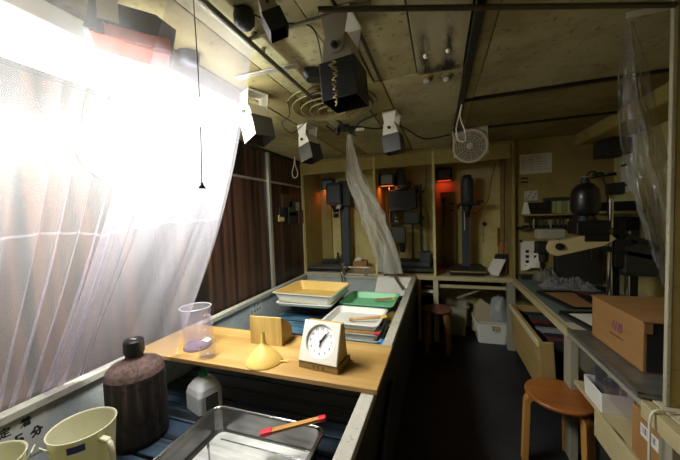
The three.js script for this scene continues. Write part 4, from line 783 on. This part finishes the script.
// ---------------------------------------------------------------- right corner: shelf, sheets, big enlarger
{
  const ZC = -3.52;      // face of the corner wall
  const sh = thing('wall_shelf', 'narrow wooden wall shelf in the back right corner', 'shelf'); part('shelf_board', span(0.79, 1.26, 1.428, 1.446, ZC + 0.001, -3.33), M.oldwood, sh, { grain: 'x' }); for (const x of [0.83, 1.2]) part('bracket', span(x, x + 0.018, 1.36, 1.428, ZC + 0.001, -3.38), M.charcoal, sh);
  const sy = 1.447;
  one('black_case', 'flat black case lying on the wall shelf', 'case', [rb(0.215, 0.11, 0.13, 0.915, sy + 0.056, -3.42, 0.006), rb(0.007, 0.112, 0.004, 0.85, sy + 0.056, -3.353, 0.001)], M.black);
  for (let i = 0; i < 4; i++) one('green_carton', ['pale green carton beside the black case on the shelf', 'second pale green carton from the black case', 'third pale green carton from the black case', 'fourth pale green carton, farthest from the black case'][i], 'carton', rb(0.038, 0.118, 0.1, 1.048 + i * 0.042, sy + 0.06, -3.41, 0.003), mat({ color: [0x8d9a5e, 0xa9a878, 0x7e8c52, 0x9c9c6c][i], rough: 0.7 }), { group: 'green cartons on the wall shelf' });
  one('dark_box', 'dark box lid resting over the green cartons on the shelf', 'box', rb(0.22, 0.034, 0.15, 1.10, sy + 0.137, -3.42, 0.004), M.charcoal);
  one('price_tag', 'small white tented card at the left end of the shelf', 'card', prism([[-0.034, 0], [0.034, 0], [0.01, 0.12], [-0.01, 0.12]], 0.05, 0.002).translate(0.772 + 0.052, sy, -3.372).translate(-0.016, 0, 0.01), M.paper);
  const a = printed('wall_sheet', 0.285, 0.2, (g, w, h) => { g.fillStyle = '#d4d0c4'; g.fillRect(0, 0, w, h); g.strokeStyle = '#5d5a50'; g.lineWidth = 3; for (let c = 0; c < 4; c++) for (let r = 0; r < 6; r++) { g.beginPath(); g.moveTo(w * (.08 + c * .23), h * (.14 + r * .13)); g.lineTo(w * (.16 + c * .23 + .1 * ((c * 7 + r * 3) % 3) / 2), h * (.14 + r * .13)); g.stroke(); } }, scene, 256);
  a.position.set(0.933, 1.957, ZC + 0.004); tag(a, 'white sheet of small print pinned high on the corner wall', 'sheet');
  const b = thing('wall_calendar', 'white calendar page with black squares and a curled corner', 'calendar', [0.895, 1.005, ZC + 0.012]);
  part('page', grid(14, 16, (u, v) => { const x = -0.1 + 0.2 * u, y = -0.15 + 0.31 * v, c = clamp((u - 0.45) * 1.6 + (0.45 - v) * 1.6); return [x - c * c * 0.05, y + c * c * 0.045, 0.004 + c * c * 0.08]; }), M.paper, b);
  for (let r = 0; r < 4; r++) for (let c = 0; c < 2; c++) part('black_square', rb(0.031, 0.031, 0.002, -0.04 + c * 0.072, 0.052 - r * 0.053, 0.006 + (c ? 0.008 + r * 0.004 : 0), 0.001), M.inkdark, b);
  part('pin', cylZ(0.012, 0.012, 0.02, -0.1, 0.16, 0.01), M.black, b);
  const c = printed('wall_note', 0.12, 0.1, (g, w, h) => { g.fillStyle = '#c6c1b0'; g.fillRect(0, 0, w, h); g.fillStyle = '#34332f'; for (let i = 0; i < 22; i++) g.fillRect(w * (.06 + .85 * ((i * 37 % 23) / 23)), h * (.06 + .85 * ((i * 53 % 19) / 19)), w * .07, h * .06); }, scene, 128);
  c.position.set(0.893, 1.635, ZC + 0.004); tag(c, 'speckled paper note on the wall just above the shelf', 'note');
  for (const [y, w] of [[1.815, 'upper'], [1.776, 'lower']]) one('wall_hook', `${w} of two short black strips on the corner wall`, 'strip', rb(0.065, 0.016, 0.01, 0.833, y, ZC + 0.006, 0.003), M.black);
  const r = thing('tool_rack', 'black rack of small tools under the wall shelf', 'rack', [0.97, 1.335, -3.45]);
  part('rack_bar', rb(0.43, 0.03, 0.045, 0.04, -0.015, 0.03, 0.004), M.black, r); for (let i = 0; i < 11; i++) part('tool', [rod([-0.12 + i * 0.036, -0.03, 0.056], [-0.12 + i * 0.036 + rr(-0.008, 0.008), 0.04 + rr(0, 0.026), 0.056], 0.008, 8)], i % 4 === 1 ? M.creamgrey : M.black, r); part('rack_knob', cylX(0.016, 0.016, 0.07, -0.2, -0.03, 0.04), M.black, r);
}
{ // the big enlarger on the right bench
  const t = thing('enlarger', 'large enlarger with black round lamp house and cream arm on the right bench', 'enlarger', [1.0, BT, -2.6]);
  part('lamp_house', lathe([[0, 0.9], [0.03, 0.9], [0.055, 0.885], [0.078, 0.855], [0.086, 0.82], [0.088, 0.76], [0.086, 0.71], [0.074, 0.68], [0.05, 0.662], [0, 0.66]], 48), M.blackgloss, t);
  part('socket', [cyl(0.022, 0.028, 0.05, 0, 0.92, 0, 24), cyl(0.03, 0.03, 0.012, 0, 0.9, 0, 24)], M.charcoal, t); part('socket_ring', new THREE.TorusGeometry(0.024, 0.004, 8, 28).rotateX(Math.PI / 2).translate(0, 0.945, 0), M.alu, t);
  part('plug', rb(0.06, 0.026, 0.026, 0.075, 0.96, 0.0, 0.006).rotateZ(0.0), M.black, t);
  part('lamp_cable', tube([[0.0, 0.94, 0], [0.03, 0.98, 0.01], [0.08, 0.95, 0.02], [0.11, 0.85, 0.03], [0.125, 0.74, 0.02], [0.13, 0.66, 0]], 0.006, 40), M.cable, t);
  part('condenser', [cyl(0.06, 0.075, 0.05, 0, 0.64, 0, 36), rb(0.2, 0.1, 0.17, 0.02, 0.58, 0, 0.012), rb(0.15, 0.06, 0.14, 0.045, 0.51, 0, 0.01)], M.black, t);
  part('knob', cylZ(0.018, 0.018, 0.04, -0.01, 0.65, 0.09), M.chrome, t); part('knob', cylZ(0.014, 0.014, 0.05, 0.1, 0.56, 0.1), M.chrome, t);
  const arm = new THREE.Shape(); arm.absarc(-0.19, 0.435, 0.052, 60 * DEG, 285 * DEG, false); arm.lineTo(0.08, 0.455); arm.lineTo(0.15, 0.5); arm.lineTo(0.09, 0.555);
  part('arm', new THREE.ExtrudeGeometry(arm, { depth: 0.07, bevelEnabled: true, bevelSize: 0.006, bevelThickness: 0.006, bevelSegments: 2 }).translate(0, 0, -0.01), mat({ color: 0xcdb98a, rough: 0.45 }), t);
  part('arm_bolt', [cylZ(0.026, 0.026, 0.02, -0.178, 0.447, 0.07), cylZ(0.014, 0.014, 0.03, -0.178, 0.447, 0.08)], M.black, t);
  part('stage_box', rb(0.17, 0.075, 0.13, -0.19, 0.53, -0.1, 0.008), M.creamgrey, t); part('lens_mount', [rb(0.09, 0.09, 0.1, -0.255, 0.43, -0.03, 0.008), cyl(0.035, 0.03, 0.08, -0.25, 0.36, -0.03)], M.black, t);
  part('column', rod([0.14, 0, 0.02], [0.14, 0.78, 0.02], 0.0165, 24), M.chrome, t); part('column', rod([0.24, 0, 0.02], [0.24, 0.55, 0.02], 0.014, 24), M.chrome, t);
  part('rear_post', [rb(0.05, 0.62, 0.05, 0.19, 0.31, -0.04, 0.006), rb(0.06, 0.5, 0.05, 0.3, 0.3, -0.06, 0.006)], M.black, t);
  part('link_bar', [barBetween([0.08, 0.585, 0.05], [0.36, 0.46, 0.05], 0.03, 0.02), barBetween([0.06, 0.44, 0.05], [0.36, 0.37, 0.05], 0.035, 0.02), barBetween([0.03, 0.49, 0.05], [0.04, 0.35, 0.05], 0.04, 0.02), barBetween([0.2, 0.5, 0.04], [0.2, 0.3, 0.04], 0.09, 0.03)], M.black, t);
  part('counterweight', [loft([[0.09, 0.05, 0.24, 0.02], [0.1, 0.06, 0.27, 0.02], [0.1, 0.06, 0.44, 0.02], [0.08, 0.05, 0.46, 0.02]]).translate(0.3, 0, 0.0)], M.charcoal, t);
  part('base_plate', rb(0.34, 0.03, 0.3, 0.2, 0.017, -0.05, 0.005), M.black, t);
  one('dark_case', 'tall dark case against the corner wall behind the big enlarger', 'case', rb(0.36, 0.36, 0.1, 1.24, BT + 0.185, -3.38, 0.006), M.charcoal);
  one('wooden_block', 'short upright wooden block behind the carton on the right bench', 'block', rb(0.1, 0.14, 0.06, 1.2, BT + 0.075, -2.2, 0.004), M.oldwood);
  one('lens_board', 'dark lens board lying behind the carton under the plastic drape', 'board', [rb(0.22, 0.03, 0.14, 1.38, BT + 0.02, -2.3, 0.004), rb(0.12, 0.03, 0.1, 1.36, BT + 0.05, -2.3, 0.006)], M.black);
}
{ // clear plastic wrapped things on the bench
  const heap = (label, x, z, w, h, d, s, m) => one('plastic_bag', label, 'bag', grid(90, 44, (u, v) => { const a = u * 2 - 1, b = v * 2 - 1, e = Math.max(0, 1 - Math.pow(Math.abs(a), 3)) * Math.max(0, 1 - Math.pow(Math.abs(b), 3)), f = fbm(u, v, 6, 5, s, 4), q = Math.abs(fbm(u, v, 8, 6, s + 3, 2) - 0.5) + 0.7 * Math.abs(fbm(u, v, 19, 13, s + 8, 2) - 0.5); return [x + a * w, BT + 0.022 + h * e * (0.35 + 0.7 * f) - 0.16 * q * e * (0.4 + f), z + b * d]; }), m);
  heap('shiny clear plastic bag crumpled on the green mat under the big enlarger', 1.06, -3.07, 0.21, 0.13, 0.11, 201, mat({ color: 0xd0d3d8, rough: 0.12, transmission: 0.72, thickness: 0, ior: 1.6 }));
  heap('dull plastic bag beside the calendar on the corner bench', 0.99, -3.36, 0.12, 0.17, 0.09, 231, mat({ color: 0xa8a296, rough: 0.25, transmission: 0.55, thickness: 0 }));
  one('dark_tray', 'flat dark tray on the corner bench below the calendar', 'tray', tray(0.2, 0.1, 0.05, { lip: 0.008 }).translate(0.862, BT, -3.455), M.charcoal);
  one('black_board', 'thin black board under the shiny plastic bag', 'board', rb(0.36, 0.014, 0.2, 1.2, BT + 0.013, -3.08, 0.003).rotateY(0), M.black);
}
{ // on the right wall
  const s = thing('wall_shelf', 'short wall shelf with dark boxes behind the big enlarger', 'shelf'); part('shelf_board', span(X1 - 0.2, X1, 1.435, 1.455, -3.5, -3.05), M.creamgrey, s, { grain: 'z' });
  one('dark_box', 'black box on the short shelf behind the plastic drape', 'box', rb(0.16, 0.08, 0.34, X1 - 0.1, 1.497, -3.3, 0.004), M.black);
  one('monitor_box', 'black square case hanging on the wall under the short shelf', 'case', rb(0.1, 0.2, 0.26, X1 - 0.06, 1.3, -3.24, 0.006), M.black);
  one('grey_box', 'grey box above the short shelf on the right wall', 'box', rb(0.06, 0.1, 0.2, X1 - 0.04, 1.66, -3.42, 0.004), M.charcoal);
  const p = thing('wall_poster', 'tall pale paper strip with black bars on the right wall', 'poster', [X1 - 0.004, 1.88, -3.3]); part('sheet', rb(0.003, 0.52, 0.2, 0, 0, 0, 0.001), M.paper, p); for (const y of [0.1, -0.02, -0.2]) part('black_bar', rb(0.004, 0.018, 0.09, -0.003, y, -0.05, 0.001), M.black, p);
  const q = thing('safelight', 'dark box safelight on the right wall under the ceiling beam', 'safelight', [1.50, 2.02, -3.36]); part('case', rb(0.2, 0.14, 0.26, 0, 0, 0, 0.01), M.charcoal, q); part('filter', rb(0.006, 0.11, 0.2, -0.102, 0, 0, 0.002), M.slate, q);
  one('wall_lever', 'thin dark lever pointing from the right wall behind the drape', 'lever', [rod([X1 - 0.02, 1.8, -3.5], [X1 - 0.22, 1.77, -3.42], 0.008), rb(0.05, 0.03, 0.05, X1 - 0.025, 1.8, -3.5, 0.006)], M.black);
}
// pictures pinned on the veneer wall
{
  const f = (label, y, z, h, w, col, cat = 'picture') => one('pinned_picture', label, cat, rb(0.012, h, w, X0 + 0.008, y, z, 0.002), mat({ color: col, rough: 0.6 }), { group: 'things pinned on the veneer wall' });
  f('dark brown card pinned highest on the veneer wall', 1.69, -3.08, 0.15, 0.24, 0x4b3a24); f('dark green picture pinned on the veneer wall', 1.60, -3.2, 0.17, 0.17, 0x33452f); f('grey white note pinned at the edge of the green picture', 1.63, -3.34, 0.1, 0.1, 0x9a9c90, 'note');
  f('dark blue card pinned below the green picture', 1.49, -3.2, 0.14, 0.2, 0x1f2733); f('violet card pinned left of the blue card', 1.56, -2.95, 0.12, 0.12, 0x2b2838); f('small cream tag pinned lowest on the veneer wall', 1.49, -2.93, 0.07, 0.12, 0xd2c48a, 'tag'); f('brown card pinned nearest the bay panel', 1.5, -3.42, 0.17, 0.12, 0x5a4436);
  const c = thing('wall_clock', 'round pale clock on the veneer wall washed out behind the curtain', 'clock', [X0 + 0.012, 1.9, -1.15], Math.PI / 2);
  part('clock_rim', new THREE.TorusGeometry(0.165, 0.014, 12, 56), M.white, c); part('dial', cylZ(0.165, 0.165, 0.016, 0, 0, 0, 56), M.white, c); part('clock_hand', [rb(0.012, 0.1, 0.003, 0, 0.04, 0.012, 0.001), rb(0.01, 0.13, 0.003, 0.03, 0.02, 0.014, 0.001).rotateZ(-0.9)], M.charcoal, c);
}

// ---------------------------------------------------------------- plastic sheets
const fold = (x, k) => { const s = Math.sin(x); return Math.sign(s) * Math.pow(Math.abs(s), k); };
{ // the big curtain: hung on the rail, pulled over the sink's left rim
  const t = thing('plastic_curtain', 'large translucent plastic curtain hanging from the rail over the sink', 'curtain');
  const surf = (s0, s1, lift, ph) => (u, v) => {
    const s = lerp(s0, s1, u);
    const top = [-0.692, H - 0.035, lerp(-1.03, 0.35, s)];
    const bx1 = s < 0.16 ? lerp(-1.345, -1.6, s / 0.16) : lerp(-1.6, -1.69, smooth(0.16, 0.26, s));
    const by = s < 0.16 ? PT + 0.004 + 0.03 * smooth(0.1, 0.16, s) * 0 : lerp(PT + 0.004, RIM - 0.02, smooth(0.16, 0.26, s));
    const bot = [bx1, by, lerp(-1.165, -0.15, Math.pow(s, 0.72))];
    const w = 1 - Math.pow(1 - v, 1.0), bow = Math.sin(v * Math.PI) * 0.05;
    const wob = 2.6 * (fbm(s * 0.31 + 0.11, 0.3, 9, 3, 401, 3) - 0.5) + 0.5 * (fbm(s * 0.3, v * 0.3, 13, 4, 407, 3) - 0.5), th = s * 138 + ph + 1.6 * v + wob * 12;
    const amp = 0.35 + 1.3 * fbm(s * 0.37, 0.2, 11, 3, 411, 2), f1 = fold(th, 1.2) * (0.003 + 0.014 * v * (1.2 - v)) * amp, side = Math.cos(th) * (0.0035 + 0.0115 * v) * amp;
    const f2 = Math.sin(s * 127 + ph * 2 + v * 4) * 0.0035 * (0.3 + v), f3 = Math.sin(s * 17 + v * 2.5) * 0.03 * Math.sin(v * Math.PI);
    const d = (f1 + f2 + f3) * (v > 0.97 ? 0.5 : 1) + bow + lift * Math.sin(Math.PI * Math.min(1, v + 0.12));
    const swag = 0.018 * Math.abs(Math.sin(s * 30)) * (1 - v) * (1 - v);
    return [lerp(top[0], bot[0], w) + d * 0.75, lerp(top[1], bot[1], w) - swag + d * 0.3, lerp(top[2], bot[2], w) + side * smooth(0, 0.25, v) * smooth(0.0, 0.06, s) + f1 * 0.3];
  };
  part('sheet', grid(900, 56, surf(0, 1, 0, 0)), M.film, t, { keep: true });
  part('folded_layer', grid(250, 56, surf(0.0, 0.27, 0.035, 1.3)), M.film, t, { keep: true });
  { const f = surf(0, 1, 0, 0), f2 = surf(0.0, 0.27, 0.035, 1.3); part('weld_seam', grid(420, 2, (u, v) => { const p = f(u, 0.5 + 0.006 * v); return [p[0] + 0.003, p[1], p[2]]; }), M.film, t, { keep: true }); }
  part('top_hem', tube([[-0.692, H - 0.035, 0.35], [-0.692, H - 0.035, -0.3], [-0.692, H - 0.035, -1.03]], 0.007, 40, 8), M.film2, t);
}
function drape(label, line, widths, side, pleats, m, seed0, nu = 64, nv = 70) {
  const C = new THREE.CatmullRomCurve3(line.map(p => V3(...p)), false, 'centripetal'), S = V3(...side).normalize(), F = V3(-S.z, 0, S.x);
  return one('plastic_drape', label, 'plastic sheet', grid(nu, nv, (u, v) => {
    const p = C.getPoint(v), k = v * (widths.length - 1), i = Math.min(widths.length - 2, Math.floor(k)), w = lerp(widths[i], widths[i + 1], k - i), a = u * 2 - 1;
    const n = fbm(u, v, 4, 6, seed0, 4) - 0.5, f = fold(a * pleats + n * 7 + v * 2, 0.8) * 0.8 + 0.35 * fold(a * 9 + n * 9, 1.5);
    return p.addScaledVector(S, a * w + n * w * 0.25).addScaledVector(F, f * w * 0.35 + n * w * 0.9).toArray();
  }), m, { keep: true });
}
drape('crumpled plastic drape gathered at the end of the rail above the faucets', [[-0.715, H - 0.03, -2.42], [-0.725, 1.82, -2.6], [-0.66, 1.58, -2.8], [-0.61, 1.3, -3.0], [-0.53, 0.83, -3.27]], [0.016, 0.1, 0.135, 0.14, 0.15], [1, 0, 0.15], 2.6, M.film2, 301);
drape('thin plastic drape hanging beside the partition edge on the right', [[0.665, H - 0.04, -1.4], [0.69, 2.0, -1.42], [0.725, 1.75, -1.43], [0.765, 1.5, -1.42], [0.815, 1.2, -1.41]], [0.010, 0.042, 0.06, 0.06, 0.035], [1, 0, 0.3], 3.5, M.film3, 331);

// ---------------------------------------------------------------- all meshes cast and receive shadows
scene.traverse(o => { if (o.isMesh) { o.castShadow = true; o.receiveShadow = true; } });
renderer.render(scene, camera);
